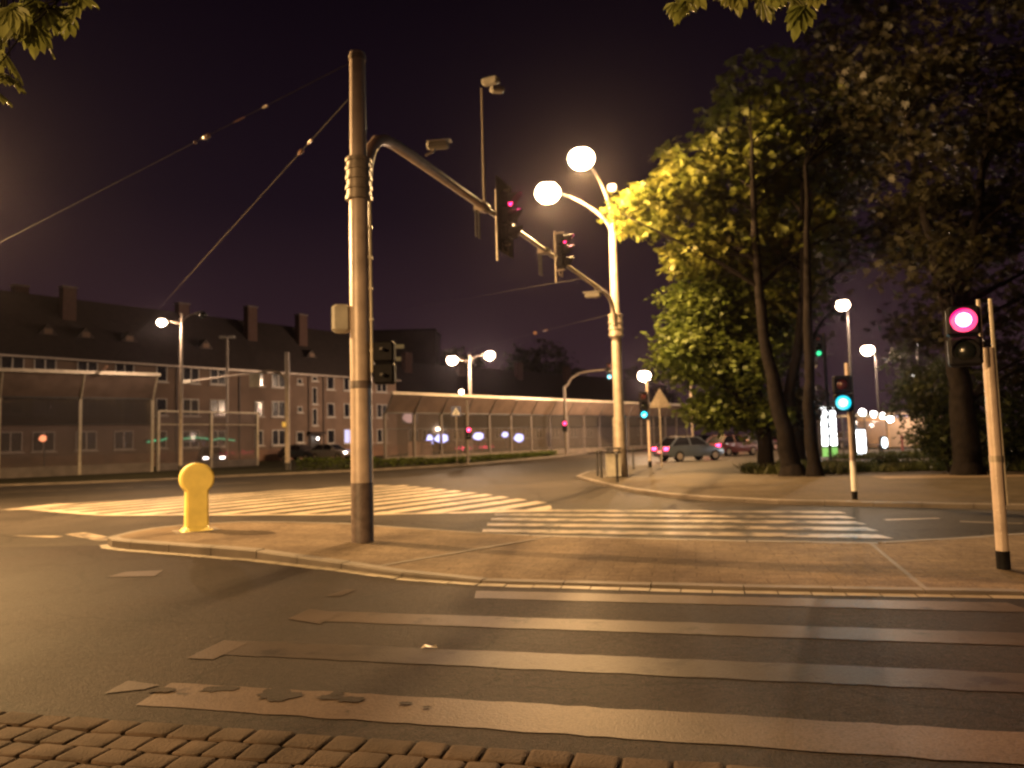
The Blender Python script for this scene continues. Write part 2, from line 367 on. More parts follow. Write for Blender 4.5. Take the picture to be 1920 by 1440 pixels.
# near pavement of setts
DX = Vector((1, SL, 0)).normalized(); DN = Vector((-DX.y, DX.x, 0))
EDGE = Vector((0, 3.98, 0)).dot(DN)
g = MB()
a = DX * -14 + DN * EDGE; b = DX * 14 + DN * EDGE; c = DX * 14 + DN * (EDGE - 12); d = DX * -14 + DN * (EDGE - 12)
g.prism([(d.x, d.y), (c.x, c.y), (b.x, b.y), (a.x, a.y)], -0.01, 0.031); struct('pavement_bedding', g, M_sand)
g = MB(); off = EDGE; row = 0
while off > EDGE - 3.1:
    w = random.uniform(0.165, 0.20) if row else 0.19
    t = -7.0 + random.random() * 0.2
    while t < 4.5:
        L = random.uniform(0.17, 0.25) if row else random.uniform(0.19, 0.29)
        jg = 0.006
        c = DX * (t + L / 2) + DN * (off - w / 2 + random.uniform(-0.006, 0.006))
        z = 0.047 + random.uniform(-0.004, 0.004)
        b = 0.024
        ang = math.atan2(DX.y, DX.x) + random.uniform(-0.04, 0.04)
        mt = Matrix.Rotation(ang, 3, 'Z')
        hx, hy = L / 2 - jg, w / 2 - jg
        o0 = [(-hx, -hy + b * .6), (-hx + b * .6, -hy), (hx - b * .6, -hy), (hx, -hy + b * .6), (hx, hy - b * .6), (hx - b * .6, hy), (-hx + b * .6, hy), (-hx, hy - b * .6)]
        vs = []
        for k, zz in ((1.0, 0.0), (1.0, z - 0.010), (0.95, z - 0.003), (0.80, z)):
            for x, y in o0: vs.append(c + mt @ Vector((x * k, y * k, zz + (random.uniform(-.003, .003) if zz > 0 else 0))))
        fs = []
        for q in range(3):
            for i in range(8): fs.append((q * 8 + i, q * 8 + (i + 1) % 8, q * 8 + 8 + (i + 1) % 8, q * 8 + 8 + i))
        fs.append(tuple(range(24, 32)))
        g.add(vs, fs); t += L
    off -= w; row += 1
o = struct('sett_pavement', g, M_stone)
for p in o.data.polygons: p.use_smooth = True

# traffic island
ZI = lambda x, y: 0.035 + 0.105 * max(0.0, min(1.0, (-0.6 - x) / 3.4))
near_k = [(-7.05, 12.95), (-6.75, 12.55), (-6.3, 12.25), (-3.75, 10.83), (-2.29, 9.83), (-1.4, 9.15), (-0.42, 8.62), (2.36, 7.86), (4.89, 7.30), (9, 6.3), (16, 4.6)]
far_k = [(-7.05, 13.7), (-6.9, 14.2), (-6.4, 14.75), (-5.4, 14.9), (-3.35, 14.4), (0.29, 12.55), (3.46, 11.25), (5.16, 10.75), (7.76, 11.3), (12, 12.2), (16, 11.4)]
poly = near_k + far_k[::-1]
def inset(poly, d):
    out = []; n = len(poly)
    for i in range(n):
        p0, p1, p2 = Vector((*poly[i - 1], 0)), Vector((*poly[i], 0)), Vector((*poly[(i + 1) % n], 0))
        e1 = (p1 - p0).normalized(); e2 = (p2 - p1).normalized(); n1 = Vector((-e1.y, e1.x, 0)); n2 = Vector((-e2.y, e2.x, 0))
        m = (n1 + n2).normalized(); k = d / max(0.4, m.dot(n1)); q = p1 + m * k; out.append((q.x, q.y))
    return out
pin = inset(poly, 0.16)
g = MB(); n = len(pin); vs = [(x, y, ZI(x, y) + 0.0) for x, y in pin]
g.add(vs, [tuple(range(n))])
bm = bmesh.new(); bv = [bm.verts.new(v) for v in vs]; bm.faces.new(bv); bmesh.ops.triangulate(bm, faces=bm.faces[:])
g = MB(); bm.verts.index_update(); g.add([v.co[:] for v in bm.verts], [[v.index for v in f.verts] for f in bm.faces]); bm.free()
struct('island_paving', g, M_pave)
def kerb(name, line, zf, width=0.16, seg=0.9, closed=True, dz=0.004):
    """kerb stones with joints along a line; outer face on the line"""
    g = MB(); pts = [Vector((*p, 0)) for p in line]
    if closed: pts.append(pts[0])
    for i in range(len(pts) - 1):
        a, b = pts[i], pts[i + 1]; L = (b - a).length; k = max(1, round(L / seg)); e = (b - a).normalized(); nn = Vector((-e.y, e.x, 0))
        for j in range(k):
            p = a + e * (L * j / k + 0.006); q = a + e * (L * (j + 1) / k - 0.006)
            jz = random.uniform(-.004, .004)
            zp, zq = zf(p.x, p.y) + dz + jz, zf(q.x, q.y) + dz + jz
            c = 0.02
            v = []
            for P, z in ((p, zp), (q, zq)):
                for off, zz in ((0, -0.05), (0, z - c), (c, z), (width, z), (width, -0.05)):
                    w = P + nn * off; v.append((w.x, w.y, zz))
            f = [(i2, i2 + 1, i2 + 6, i2 + 5) for i2 in range(4)] + [(4, 3, 2, 1, 0), (5, 6, 7, 8, 9)]
            g.add(v, f)
    return struct(name, g, M_kerb)
kerb('island_kerb', poly, ZI)
# gutter strip of pale setts along the near kerb
g = MB(); gl = [Vector((*p, 0)) for p in near_k]
for i in range(len(gl) - 1):
    a, b = gl[i], gl[i + 1]; L = (b - a).length; e = (b - a).normalized(); nn = Vector((e.y, -e.x, 0)); k = max(1, round(L / 0.32))
    for j in range(k):
        p = a + e * (L * j / k + .006) + nn * 0.012; q = a + e * (L * (j + 1) / k - .006) + nn * 0.012; w = 0.13 + random.uniform(-.01, .01); z = 0.008 + random.uniform(0, .006)
        g.add([(p.x, p.y, z), (p.x + nn.x * w, p.y + nn.y * w, z - .004), (q.x + nn.x * w, q.y + nn.y * w, z - .004), (q.x, q.y, z)], [(0, 1, 2, 3)])
struct('gutter', g, M_gutter)
# worn patches and joint line on the island
g = MB()
for a, b in (((-1.75, 9.6), (0.6, 12.3)), ((4.1, 7.6), (5.0, 10.6))):
    a = Vector((*a, 0)); b = Vector((*b, 0)); e = (b - a).normalized(); nn = Vector((-e.y, e.x, 0)) * 0.03
    q = [a + nn, a - nn, b - nn, b + nn]; g.add([(p.x, p.y, ZI(p.x, p.y) + 0.005) for p in q], [(0, 1, 2, 3)])
struct('paving_joint', g, M_kerb)

# far pavement with the trees
fp = [(2.45, 29.7), (2.9, 25), (3.3, 22.3), (3.9, 20.0), (4.8, 18.3), (6, 17), (7.6, 15.9), (10, 14.6), (14, 13.4), (24, 11.5), (60, 8), (60, 38), (30, 41), (14, 42.5), (9, 41.5), (5.5, 37.5), (3.2, 33)]
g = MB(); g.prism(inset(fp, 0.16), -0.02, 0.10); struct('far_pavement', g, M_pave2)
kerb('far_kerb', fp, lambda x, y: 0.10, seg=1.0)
# verge along the noise barrier
vp = [(-66, 33.5), (-30, 35.2), (-22, 36.2), (-18.4, 37.3), (-14.5, 40), (-8, 43), (-2.9, 48.4), (3, 61), (8.6, 76.8), (22, 105), (22, 160), (-66, 160)]
g = MB(); g.prism(inset(vp, 0.16), -0.02, 0.10); struct('verge', g, M_soil)
kerb('verge_kerb', vp[:-2], lambda x, y: 0.10, seg=1.5, closed=False)
# second verge ground on the far right beyond the cars' road
g = MB(); g.prism([(26, 62), (110, 50), (110, 165), (40, 165)], -0.02, 0.08); struct('far_verge', g, M_soil)
# tan strip of path on the right
g = MB(); g.prism([(11.5, 23.2), (30, 19.5), (30, 21.6), (11.8, 24.7)], 0.09, 0.104); struct('path', g, M_pave)

# darker asphalt slip lane, its left fade painted lamplight, between the near pavement and the island
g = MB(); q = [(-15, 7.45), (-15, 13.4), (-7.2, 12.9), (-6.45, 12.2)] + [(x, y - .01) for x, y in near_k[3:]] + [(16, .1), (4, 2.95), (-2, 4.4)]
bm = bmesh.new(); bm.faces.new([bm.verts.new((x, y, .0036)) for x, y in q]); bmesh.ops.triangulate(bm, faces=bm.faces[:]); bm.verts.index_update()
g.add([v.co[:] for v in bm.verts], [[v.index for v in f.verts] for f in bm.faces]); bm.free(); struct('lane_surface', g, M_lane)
# ------------------------------------------------------------------ markings (each painted group lies 4 mm over the road)
def stripe(g, x0, x1, ymid, w, sl, skew=0.0, z=0.0078, nseg=1, jit=0.0):
    pts0 = []; pts1 = []
    for i in range(nseg + 1):
        t = i / nseg; x = x0 + (x1 - x0) * t
        pts0.append((x + skew, ymid + sl * x - w / 2 + random.uniform(-jit, jit), z)); pts1.append((x, ymid + sl * x + w / 2 + random.uniform(-jit, jit), z))
    n = nseg + 1
    g.add(pts0 + pts1, [(i, i + 1, n + i + 1, n + i) for i in range(nseg)])
g = MB(); stripe(g, -2.44, 4.35, 4.53, 0.44, SL, -0.03, nseg=60, jit=0.012); struct('crosswalk_stripe', g, M_near)
g = MB(); stripe(g, -2.45, 4.45, 5.66, 0.38, SL, -0.14, nseg=50, jit=0.012); struct('crosswalk_stripe', g, M_veryworn)
g = MB(); stripe(g, -2.1, 4.6, 6.77, 0.40, SL, 0.0, nseg=50, jit=0.012); struct('crosswalk_stripe', g, M_worn)
g = MB(); stripe(g, -0.45, 4.55, 7.92, 0.38, SL, 0.0, nseg=40, jit=0.012); struct('crosswalk_stripe', g, M_near)
# tar repairs eaten out of the nearest stripe
g = MB()
for kz, (cx, cy_, rx, ry) in enumerate(((-2.05, 5.16, .14, .07), (-1.62, 5.05, .13, .13), (-1.55, 4.98, .12, .10), (-1.22, 4.93, .10, .06), (-1.08, 4.88, .10, .06), (-1.2, 5.0, .05, .06), (-0.72, 4.78, .045, .03), (-0.58, 4.70, .03, .02), (-2.42, 5.15, .10, .05))):
    n = 18; v = [(cx + rx * math.cos(2 * math.pi * i / n) * random.uniform(.65, 1.15), cy_ + ry * math.sin(2 * math.pi * i / n) * random.uniform(.6, 1.15), 0.0118 + 0.0006 * kz) for i in range(n)]
    g.add(v, [tuple(range(n))])
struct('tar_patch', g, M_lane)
# small worn remnants of paint left of the crossing
g = MB()
for q in (((195, 1300), (240, 1276), (300, 1284), (270, 1292)), ((350, 1234), (420, 1200), (465, 1206), (400, 1236)), ((200, 1082), (235, 1072), (306, 1069), (290, 1080)), ((540, 1160), (580, 1141), (640, 1150), (600, 1170)), ((610, 1118), (650, 1104), (668, 1106), (640, 1117))):
    v = []
    for px, py in q: p = gnd(px, py, 0.0100); v.append(p[:])
    g.add(v, [(0, 1, 2, 3)])
struct('road_marking', g, M_worn)
# far crossing
g = MB()
for k, ym in enumerate((13.35, 14.30, 15.25, 16.2, 17.15)):
    stripe(g, -0.6 + 0.05 * k, 5.65 + 0.22 * k, ym, 0.46, -0.33, 0.0, nseg=20, jit=0.01)
struct('far_crosswalk', g, M_paint)
# hatched no-drive area
hp = [(-14.0, 21.6), (-10.3, 18.9), (-3.24, 17.2), (0.85, 17.0), (0.86, 18.9), (-1.07, 22.9), (-4.1, 28.0), (-5.4, 28.6), (-9.2, 26.6), (-11.1, 25.2), (-13.4, 23.2)]
def clip(poly, nx, ny, c):
    out = []
    for i in range(len(poly)):
        a, b = poly[i - 1], poly[i]; da = a[0] * nx + a[1] * ny - c; db = b[0] * nx + b[1] * ny - c
        if da <= 0: out.append(a) if False else None
        if (da <= 0) != (db <= 0):
            t = da / (da - db); out.append((a[0] + (b[0] - a[0]) * t, a[1] + (b[1] - a[1]) * t))
        if db <= 0: out.append(b)
    return out
g = MB(); hd = Vector((0.58, 0.81)).normalized(); hn = (-hd.y, hd.x)
lo = min(x * hn[0] + y * hn[1] for x, y in hp); hi = max(x * hn[0] + y * hn[1] for x, y in hp); c = lo + 0.2
while c < hi:
    q = clip(clip(hp, hn[0], hn[1], c + 0.52), -hn[0], -hn[1], -c)
    if len(q) >= 3: g.add([(x, y, 0.004) for x, y in q], [tuple(range(len(q)))])
    c += 0.98
struct('hatched_marking', g, M_hatch)
g = MB()
for i in (1, 2, 3):
    a = Vector((*hp[i - 1], 0)); b = Vector((*hp[i], 0)); e = (b - a).normalized(); nn = Vector((-e.y, e.x, 0)); w = 0.30
    a = a - e * 0.05
    g.add([(p.x, p.y, 0.008 + 0.0004 * i) for p in (a, b, b - nn * w, a - nn * w)], [(0, 1, 2, 3)])
p = Vector((-14.0, 22.0, 0)); g.add([(p.x - .55, p.y - .9, .015), (p.x + .35, p.y - 1.0, .015), (p.x + .75, p.y + 1.0, .015), (p.x - .15, p.y + 1.0, .015)], [(0, 1, 2, 3)])
struct('hatch_border', g, M_hatch)
g = MB()
def seg(g, a, b, w, z=0.004):
    a = Vector(a).to_3d(); b = Vector(b).to_3d(); e = (b - a).normalized(); nn = Vector((-e.y, e.x, 0)) * w / 2
    g.add([(p.x, p.y, z) for p in (a - nn, b - nn, b + nn, a + nn)], [(0, 1, 2, 3)])
for (x0, y0), (x1, y1), w in (((0, 924), (110, 920), .16), ((115, 919), (250, 914), .16), ((270, 912), (480, 905), .16), ((20, 1004), (110, 1007), .2), ((140, 1000), (205, 1013), .35), ((1660, 975), (1760, 972), .15), ((1800, 978), (1920, 982), .15)):
    a = gnd(x0, y0); b = gnd(x1, y1); seg(g, (a.x, a.y), (b.x, b.y), w)
struct('lane_marking', g, M_paint)

# ================================================================== STREET LAMPS
def lamp_head(t, head, direction, lens_r, watts, m_lens, world=True, size=0.8, col=SOD, spot=None, aim=(0, 0, -1)):
    """cobra head: tapered housing above, bowl lens below, bulb under the bowl"""
    d = Vector(direction); d.z = 0; d.normalize(); rz = math.atan2(d.y, d.x); h = Vector(head)
    g = MB(); k = size
    pts = [h - d * .55 * k + Vector((0, 0, .16 * k)), h - d * .3 * k + Vector((0, 0, .17 * k)), h + Vector((0, 0, .17 * k)), h + d * .3 * k + Vector((0, 0, .13 * k))]
    g.tube(pts, [.06 * k, .14 * k, .2 * k, .08 * k], 12)
    hd = g.build('lamp_head', M_grey, t, world=world, smooth=True)
    g = MB(); g.sphere(h + Vector((0, 0, .06 * k)), lens_r, 20, 9, (1.1, 1.0, 0.92), -1.0, 0.75)
    ln = g.build('lens', m_lens, hd, world=world, smooth=True)
    if watts: light(hd, h + Vector((0, 0, -lens_r * 1.0 - 0.04)), watts, col, 0.10, world=world, spot=spot, aim=aim if spot else None)
    return hd

# --- big twin-arm lamp mast beside the tree
B2 = Vector((4.08, 28.5, 0.10))
t = thing('street_lamp', 'tall tapered lamp mast with two blazing lamps on curved arms', 'street lamp', B2, group='street lamps')
top = at(1148, 352, 28.5)
g = MB(); g.tube([(B2.x, B2.y, 0.1), (B2.x, B2.y, 2.35)], [.27, .25], 18); g.build('mast_foot', M_galv, t, world=True, smooth=True)
g = MB(); g.tube([(B2.x, B2.y, 2.35), (B2.x, B2.y, 5.3), (B2.x, B2.y, 8.5), (B2.x, B2.y, 10.6)], [.20, .18, .145, .12], 18)
g.build('mast', M_lamppost, t, world=True, smooth=True)
g = MB(); g.tube([(B2.x, B2.y, 5.45), (B2.x, B2.y, 6.35)], .26, 18)
for z in (5.5, 5.75, 6.0, 6.28): g.tube([(B2.x, B2.y, z), (B2.x, B2.y, z + .05)], .29, 18)
g.build('collar', M_galv, t, world=True, smooth=True)
h1 = at(1090, 300, 25.4); h2 = at(1027, 364, 26.6)
for h, zt in ((h1, 10.9), (h2, 10.3)):
    a0 = Vector((B2.x, B2.y, zt - 0.9)); e = (h - a0); e.z = 0; L = e.length; e.normalize(); pts = []
    for i in range(11):
        q = i / 10; s_ = L * (1 - math.cos(q * math.pi / 2)) * 0.98; z = a0.z + (h.z + .16 - a0.z) * math.sin(q * math.pi / 2)
        pts.append(a0 + e * s_ + Vector((0, 0, z - a0.z)))
    g = MB(); g.tube(pts, [.065] * 6 + [.05] * 5, 10); arm = g.build('arm', M_lamppost, t, world=True, smooth=True)
    lamp_head(t, h, e, .42, 10500, M_lampglow, spot=180, aim=(.55, .05, -1))
g = MB(); q = at(1147, 352, 28.2); g.bbox(q, (.34, .3, .26), .05); g.build('floodlight', M_white, t, world=True)

def street_lamp(label, base, heads, watts, lens, r_lens, hz=None, post_m=M_lamppost, r0=.11, base_m=None, size=.8, cols=FARSOD, group='street lamps', spot=None, aim=(0, 0, -1)):
    b = Vector(base); t = thing('street_lamp', label, 'street lamp', b, group=group)
    ztop = max(h[2] for h, on in heads) + (0.1 if hz is None else hz)
    g = MB(); g.tube([b, (b.x, b.y, ztop * .5), (b.x, b.y, ztop)], [r0, r0 * .8, r0 * .55], 12); g.build('post', post_m, t, world=True, smooth=True)
    if base_m: g = MB(); g.tube([b, (b.x, b.y, b.z + .5)], r0 * 1.25, 12); g.build('post_base', base_m, t, world=True, smooth=True)
    for h, on in heads:
        h = Vector(h); e = h - b; e.z = 0; L = e.length
        if L < .05: e = Vector((1, 0, 0)); L = .05
        e.normalize(); pts = []
        for i in range(9):
            q = i / 8; pts.append(Vector((b.x, b.y, ztop - .7)) + e * L * (1 - math.cos(q * math.pi / 2)) * .97 + Vector((0, 0, (h.z + .15 - ztop + .7) * math.sin(q * math.pi / 2))))
        g = MB(); g.tube(pts, .04, 8); g.build('arm', post_m, t, world=True, smooth=True)
        lamp_head(t, h, e, r_lens, watts if on else 0, lens if on else M_offG, size=size, col=cols, spot=spot, aim=aim)
    return t

a = at(340, 700, 43); A_base = (a.x, a.y, 0.1)
street_lamp('tall thin lamp post before the left noise barrier, left lamp lit and right one dark', A_base, [(at(303, 606, 42.6), True), (at(380, 592, 43.5), False)], 1700, M_lampfar, .24, base_m=M_dark)
a = at(881, 700, 70); street_lamp('twin lamp post rising above the middle of the long noise barrier, both lamps lit', (a.x, a.y, 0.1), [(at(848, 677, 69), True), (at(918, 668, 70.5), True)], 4200, M_lampfar, .46, r0=.17, size=1.3)
a = at(1216, 760, 66); street_lamp('distant lit lamp just right of the big mast, above the cyan traffic light', (a.x, a.y, 0.1), [(at(1208, 706, 66), True)], 5000, M_lampfar, .52, r0=.1, size=1.0, post_m=M_dark)
a = at(1590, 600, 44); street_lamp('upper lit lamp between the tree trunks and the red signal', (a.x, a.y, 0.1), [(at(1580, 574, 43), True)], 3000, M_lampfar, .36, r0=.1, size=1.0, post_m=M_dark)
a = at(1643, 700, 69); street_lamp('lower lit lamp on a thin post above the shelter lights', (a.x, a.y, 0.1), [(at(1627, 658, 68), True)], 4500, M_lampfar, .52, r0=.12, size=1.2, post_m=M_dark)
a = at(1722, 700, 66); street_lamp('small white lamp showing through a gap in the dark right-hand trees', (a.x, a.y, 0.1), [(at(1718, 647, 65.5), True)], 600, M_lampwhite, .22, r0=.1, post_m=M_dark)
a = at(1793, 760, 100); street_lamp('far white lamp low among the shrubs left of the red signal', (a.x, a.y, 0.1), [(at(1788, 737, 99), True)], 800, M_lampwhite, .40, r0=.12, post_m=M_dark)
a = at(1714, 760, 100); street_lamp('faint far lamp half hidden by leaves over the shelter wall', (a.x, a.y, 0.1), [(at(1710, 706, 99), True)], 300, M_lampwhite, .26, r0=.12, post_m=M_dark)
a = at(1336, 760, 92); street_lamp('small far lamp under the lower edge of the lime tree crown', (a.x, a.y, 0.1), [(at(1333, 739, 91), True)], 500, M_lampwhite, .2, r0=.1, post_m=M_dark)
# lamp off frame to the left whose light floods the left of the road, and one across from it behind the photographer
street_lamp('lamp post out of view on the left lighting the junction', (-16.0, 17.6, 0), [((-14.3, 17.6, 8.5), True)], 22000, M_lampglow, .22, r0=.12, cols=SOD, spot=180, aim=(.25, -.06, -1))
street_lamp('lamp post out of view behind the camera', (-21.5, -15.0, 0), [((-20, -14, 8.6), True)], 44000, M_lampglow, .22, r0=.12, cols=SOD, spot=180)
street_lamp('lamp post hidden behind the dense lime crown beyond the cross road', (14.6, 60.5, 0.0), [((13.4, 60, 10), True)], 18000, M_lampfar, .25, cols=SOD, spot=168)
# T-shaped double floodlight post
a = at(426, 690, 60); t = thing('floodlight_post', 'T-shaped floodlight post standing behind the left barrier, unlit', 'floodlight', (a.x, a.y, .1))
g = MB(); g.tube([(a.x, a.y, .1), (a.x, a.y, at(427, 634, 60).z)], .10, 8); g.build('post', M_lamppost, t, world=True)
zt = at(427, 632, 60).z
for dx in (-.34, .34): g = MB(); g.bbox((a.x + dx, a.y, zt), (.55, .35, .2), .04); g.build('lamp_head', M_grey, t, world=True)
# small wall-top lamp before the twin lamp post
a = at(865, 735, 66); t = thing('small_lamp', 'small bright lamp peeping over the rail of the long noise barrier', 'lamp', (a.x, a.y, .1))
g = MB(); g.tube([(a.x, a.y, .1), (a.x, a.y, a.z - .1)], .06, 8); g.build('post', M_lamppost, t, world=True)
g = MB(); g.sphere(a, .20, 12, 8); g.build('globe', M_lampfar, t, world=True, smooth=True)

# ================================================================== SIGNAL GANTRY (two masts joined by an arched beam over the road)
B1 = Vector((-2.40, 11.75, 0.10)); 
GD = Vector((B2.x - B1.x, B2.y - B1.y, 0)); GL = GD.length; GD.normalize(); GN = Vector((GD.y, -GD.x, 0))
t = thing('signal_mast', 'stout steel mast on the island with dark painted foot and arched beam over the road', 'mast', B1)
g = MB(); g.tube([B1, (B1.x, B1.y, 1.02)], [.178, .174], 24); g.build('mast_foot', M_poledark, t, world=True, smooth=True)
g = MB(); g.tube([(B1.x, B1.y, 1.02), (B1.x, B1.y, 2.58), (B1.x, B1.y, 5.75)], [.172, .167, .155], 24); g.build('mast', M_pole, t, world=True, smooth=True)
g = MB(); g.tube([(B1.x, B1.y, 2.5), (B1.x, B1.y, 2.62)], .176, 24); g.build('paint_band', M_poledark, t, world=True, smooth=True)
g = MB(); g.tube([(B1.x, B1.y, 5.7), (B1.x, B1.y, 6.9), (B1.x, B1.y, 8.02)], [.138, .132, .124], 24)
g.build('mast_top', M_pole, t, world=True, smooth=True)
g = MB(); g.sphere((B1.x, B1.y, 8.02), .124, 20, 4, (1, 1, .35), 0, 1); g.tube([(B1.x, B1.y, 7.9), (B1.x, B1.y, 7.98)], .14, 20); g.build('mast_cap', M_galv, t, world=True, smooth=True)
g = MB(); g.tube([(B1.x, B1.y, 5.55), (B1.x, B1.y, 6.25)], .19, 20)
for z in (5.56, 5.72, 5.88, 6.04, 6.18): g.tube([(B1.x, B1.y, z), (B1.x, B1.y, z + .05)], .212, 20)
g.build('collar', M_galv, t, world=True, smooth=True)
g = MB(); pts = []
for s_, z in ((.20, 5.6), (.21, 5.9), (.26, 6.25), (.38, 6.55), (.58, 6.76), (.85, 6.88), (1.2, 6.92), (1.7, 6.93), (2.6, 6.93), (4.1, 6.93), (5.2, 6.93)):
    p = B1 + GD * s_; pts.append((p.x, p.y, z))
g.tube(pts, [.095, .095, .1, .1, .1, .1, .1, .1, .095, .09, .088], 12); g.build('beam', M_pole, t, world=True, smooth=True)
g = MB(); pts = []
for s_, z in ((5.1, 6.93), (8, 6.93), (12, 6.93), (GL - 1.5, 6.93), (GL - .9, 6.88), (GL - .5, 6.7), (GL - .3, 6.4), (GL - .25, 5.9)):
    p = B1 + GD * s_; pts.append((p.x, p.y, z))
g.tube(pts, [.058, .058, .062, .075, .08, .085, .085, .085], 12); g.build('beam_extension', M_galv, t, world=True, smooth=True)
g = MB(); p = B1 + GD * 5.15; g.tube([(p.x - GD.x * .12, p.y - GD.y * .12, 6.93), (p.x + GD.x * .12, p.y + GD.y * .12, 6.93)], .125, 14); g.build('beam_joint', M_galv, t, world=True, smooth=True)
g = MB(); x = B1.x + .185; y = B1.y - .03
g.tube([(x, y, 2.75), (x, y, 5.0), (x + .0, y, 5.5)], .026, 8)
for z in (3.1, 3.6, 4.1, 4.6, 5.1): g.box((x - .01, y, z), (.075, .07, .03))
g.build('cable_conduit', M_rail, t, world=True, smooth=True)

def place_local(t, d): pass
def signal_head(name, label, loc, rz, aspects, group, mat_on, on=0, k=1.0, visor=.22, plate=False, power=0, pcol=None, brackets=True, cat='traffic light'):
    """a signal facing local -Y: housing, hooded lenses, brackets"""
    t = thing(name, label, cat, loc, rz, group)
    n = len(aspects); hh = .33 * k; H = hh * n
    for i, a in enumerate(aspects):
        z = H / 2 - hh * (i + .5)
        g = MB(); g.bbox((0, .06 * k, z), (.32 * k, .20 * k, hh - .012), .03 * k); hs = g.build('housing', M_black, t)
        g = MB(); nn = 16; r = .105 * k
        g.sphere((0, -.035 * k, z), r, nn, 7, (1, .55, 1))
        m = mat_on if i == on else (M_offR if a == 'r' else M_offG)
        g.build('lens', m, hs, smooth=True)
        if i == on and mat_on in (M_red, M_cyan):  # coloured glare modelled as a glowing ring round the lens
            vs = [(math.cos(2 * math.pi * q / 24) * r * f, (-.082 if f < 1 else -.060) * k, z + math.sin(2 * math.pi * q / 24) * r * f) for f in (.70, 1.22) for q in range(24)]
            g = MB(); g.add(vs, [(q, (q + 1) % 24, 24 + (q + 1) % 24, 24 + q) for q in range(24)]); g.build('glare_ring', M_redglare if mat_on == M_red else M_cyanglare, hs)
        # visor: three-quarter hood
        vs = []; fs = []; rr = .135 * k
        for j in range(nn + 1):
            an = -0.62 + (math.pi + 1.24) * j / nn
            depth = visor * k * (0.45 + 0.55 * max(0, math.sin(an)))
            for R_ in (rr, rr - .008):
                vs.append((math.cos(an) * R_, -.03, z + math.sin(an) * R_)); vs.append((math.cos(an) * R_, -.04 - depth, z + math.sin(an) * R_))
        for j in range(nn):
            o = j * 4; fs += [(o, o + 1, o + 5, o + 4), (o + 2, o + 6, o + 7, o + 3), (o + 1, o + 3, o + 7, o + 5)]
        g = MB(); g.add(vs, fs); g.build('visor', M_black, hs, smooth=True)
        if i == on and power: light(hs, (0, -.22 * k, z), power, pcol, .05, spot=150, aim=(0, -1, -.25))
    if plate:
        g = MB(); w, hgt = .40 * k, H / 2 + .22 * k; th = .006
        g.box((0, .075 * k, 0), (w * 2, th, hgt * 2)); g.build('backplate', M_black, t)
        g = MB()
        for x in (-w, w): g.box((x, .072 * k, 0), (.018, .02, hgt * 2))
        for z in (-hgt, hgt): g.box((0, .072 * k, z), (w * 2 - .02, .02, .018))
        g.build('plate_edging', M_dark, t)
    if brackets:
        g = MB()
        for z in (-H / 2 - .05, H / 2 + .05): g.box((0, .10 * k, z), (.05, .26 * k, .035))
        g.tube([(0, .24 * k, -H / 2 - .4), (0, .24 * k, H / 2 + .12)], .028, 8)
        g.box((0, .10, -H / 2 - .22), (.30 * k, .03, .03)); g.box((-.14 * k, .10, -H / 2 - .14), (.03, .03, .2)); g.box((.14 * k, .10, -H / 2 - .14), (.03, .03, .2))
        g.build('bracket', M_galv, t)
    return t
# signals on the gantry facing the road to the right
rzg = math.atan2(GN.y, GN.x) + math.pi / 2
def on_beam(s_, z): p = B1 + GD * s_; return Vector((p.x, p.y, z))
p = on_beam(5.75, 6.80) + GN * .36
signal_head('traffic_light', 'large overhead signal on a black backing board, nearer one on the gantry beam', p, rzg, 'rag', 'overhead signals', M_redmid, 0, 1.2, .26, True, 160, (1, .02, .2))
p = on_beam(10.1, 7.0) + GN * .36
signal_head('traffic_light', 'smaller overhead signal with lamplit hoods, farther one on the gantry beam', p, rzg, 'rag', 'overhead signals', M_redmid, 0, 1.0, .30, False, 120, (1, .02, .2))
# hanging bracket plates on the far side of the beam near the joint
for s_, px in ((5.2, 0), (9.6, 0)):
    p = on_beam(s_, 6.75); t = thing('signal_bracket', 'steel hanging bracket clamped to the beam beside the nearer overhead signal' if s_ < 6 else 'steel hanging bracket clamped to the beam beside the farther overhead signal', 'bracket', p)
    g = MB(); q = p - GN * .06
    for dx in (-.09, .09):
        w = q + GD * dx - GN * .12; g.tube([(w.x, w.y, p.z - .5), (w.x, w.y, p.z + .3)], .024, 8)
    g.build('bracket_bars', M_dark, t, world=True)
    g = MB(); g.box((q.x, q.y, p.z + .18), (.26, .3, .14), math.atan2(GD.y, GD.x)); g.build('clamp', M_galv, t, world=True)
# camera boxes
def camera_box(label, p, rz, k=1.0, tilt=0.0, group='traffic cameras', mount=None):
    t = thing('traffic_camera', label, 'camera', p, rz, group)
    g = MB(); g.bbox((0, 0, 0), (.46 * k, .17 * k, .15 * k), .03 * k); hs = g.build('housing', M_grey, t)
    g = MB(); g.box((.03 * k, 0, .088 * k), (.52 * k, .2 * k, .014)); g.build('sunshield', M_white, t)
    g = MB(); g.tube([(.22 * k, 0, 0), (.245 * k, 0, 0)], .05 * k, 12); g.build('lens', M_pane, t)
    if mount: g = MB(); g.tube([(-.05, 0, -.05), (-.10, 0, -.12), mount], .025, 8); g.build('mount', M_galv, t)
    return t
p = at(821, 273, on_beam(2.55, 0).y); camera_box('pale camera box mounted on top of the thick part of the beam', p, R(-8), .92, mount=(-.26, 0, -.18))
p = at(1112, 553, on_beam(14.0, 0).y); camera_box('small pale camera box at the far end of the beam near the lamp mast', p, R(160), 1.15, mount=(-.1, .1, .28))
pb = on_beam(5.2, 6.95); zt = at(916, 165, pb.y).z
t = thing('traffic_camera', 'pair of cameras on a tall thin rod standing up from the beam', 'camera', pb, 0, 'traffic cameras')
g = MB(); g.tube([pb, (pb.x, pb.y, zt)], [.03, .022], 8); g.build('rod', M_galv, t, world=True)
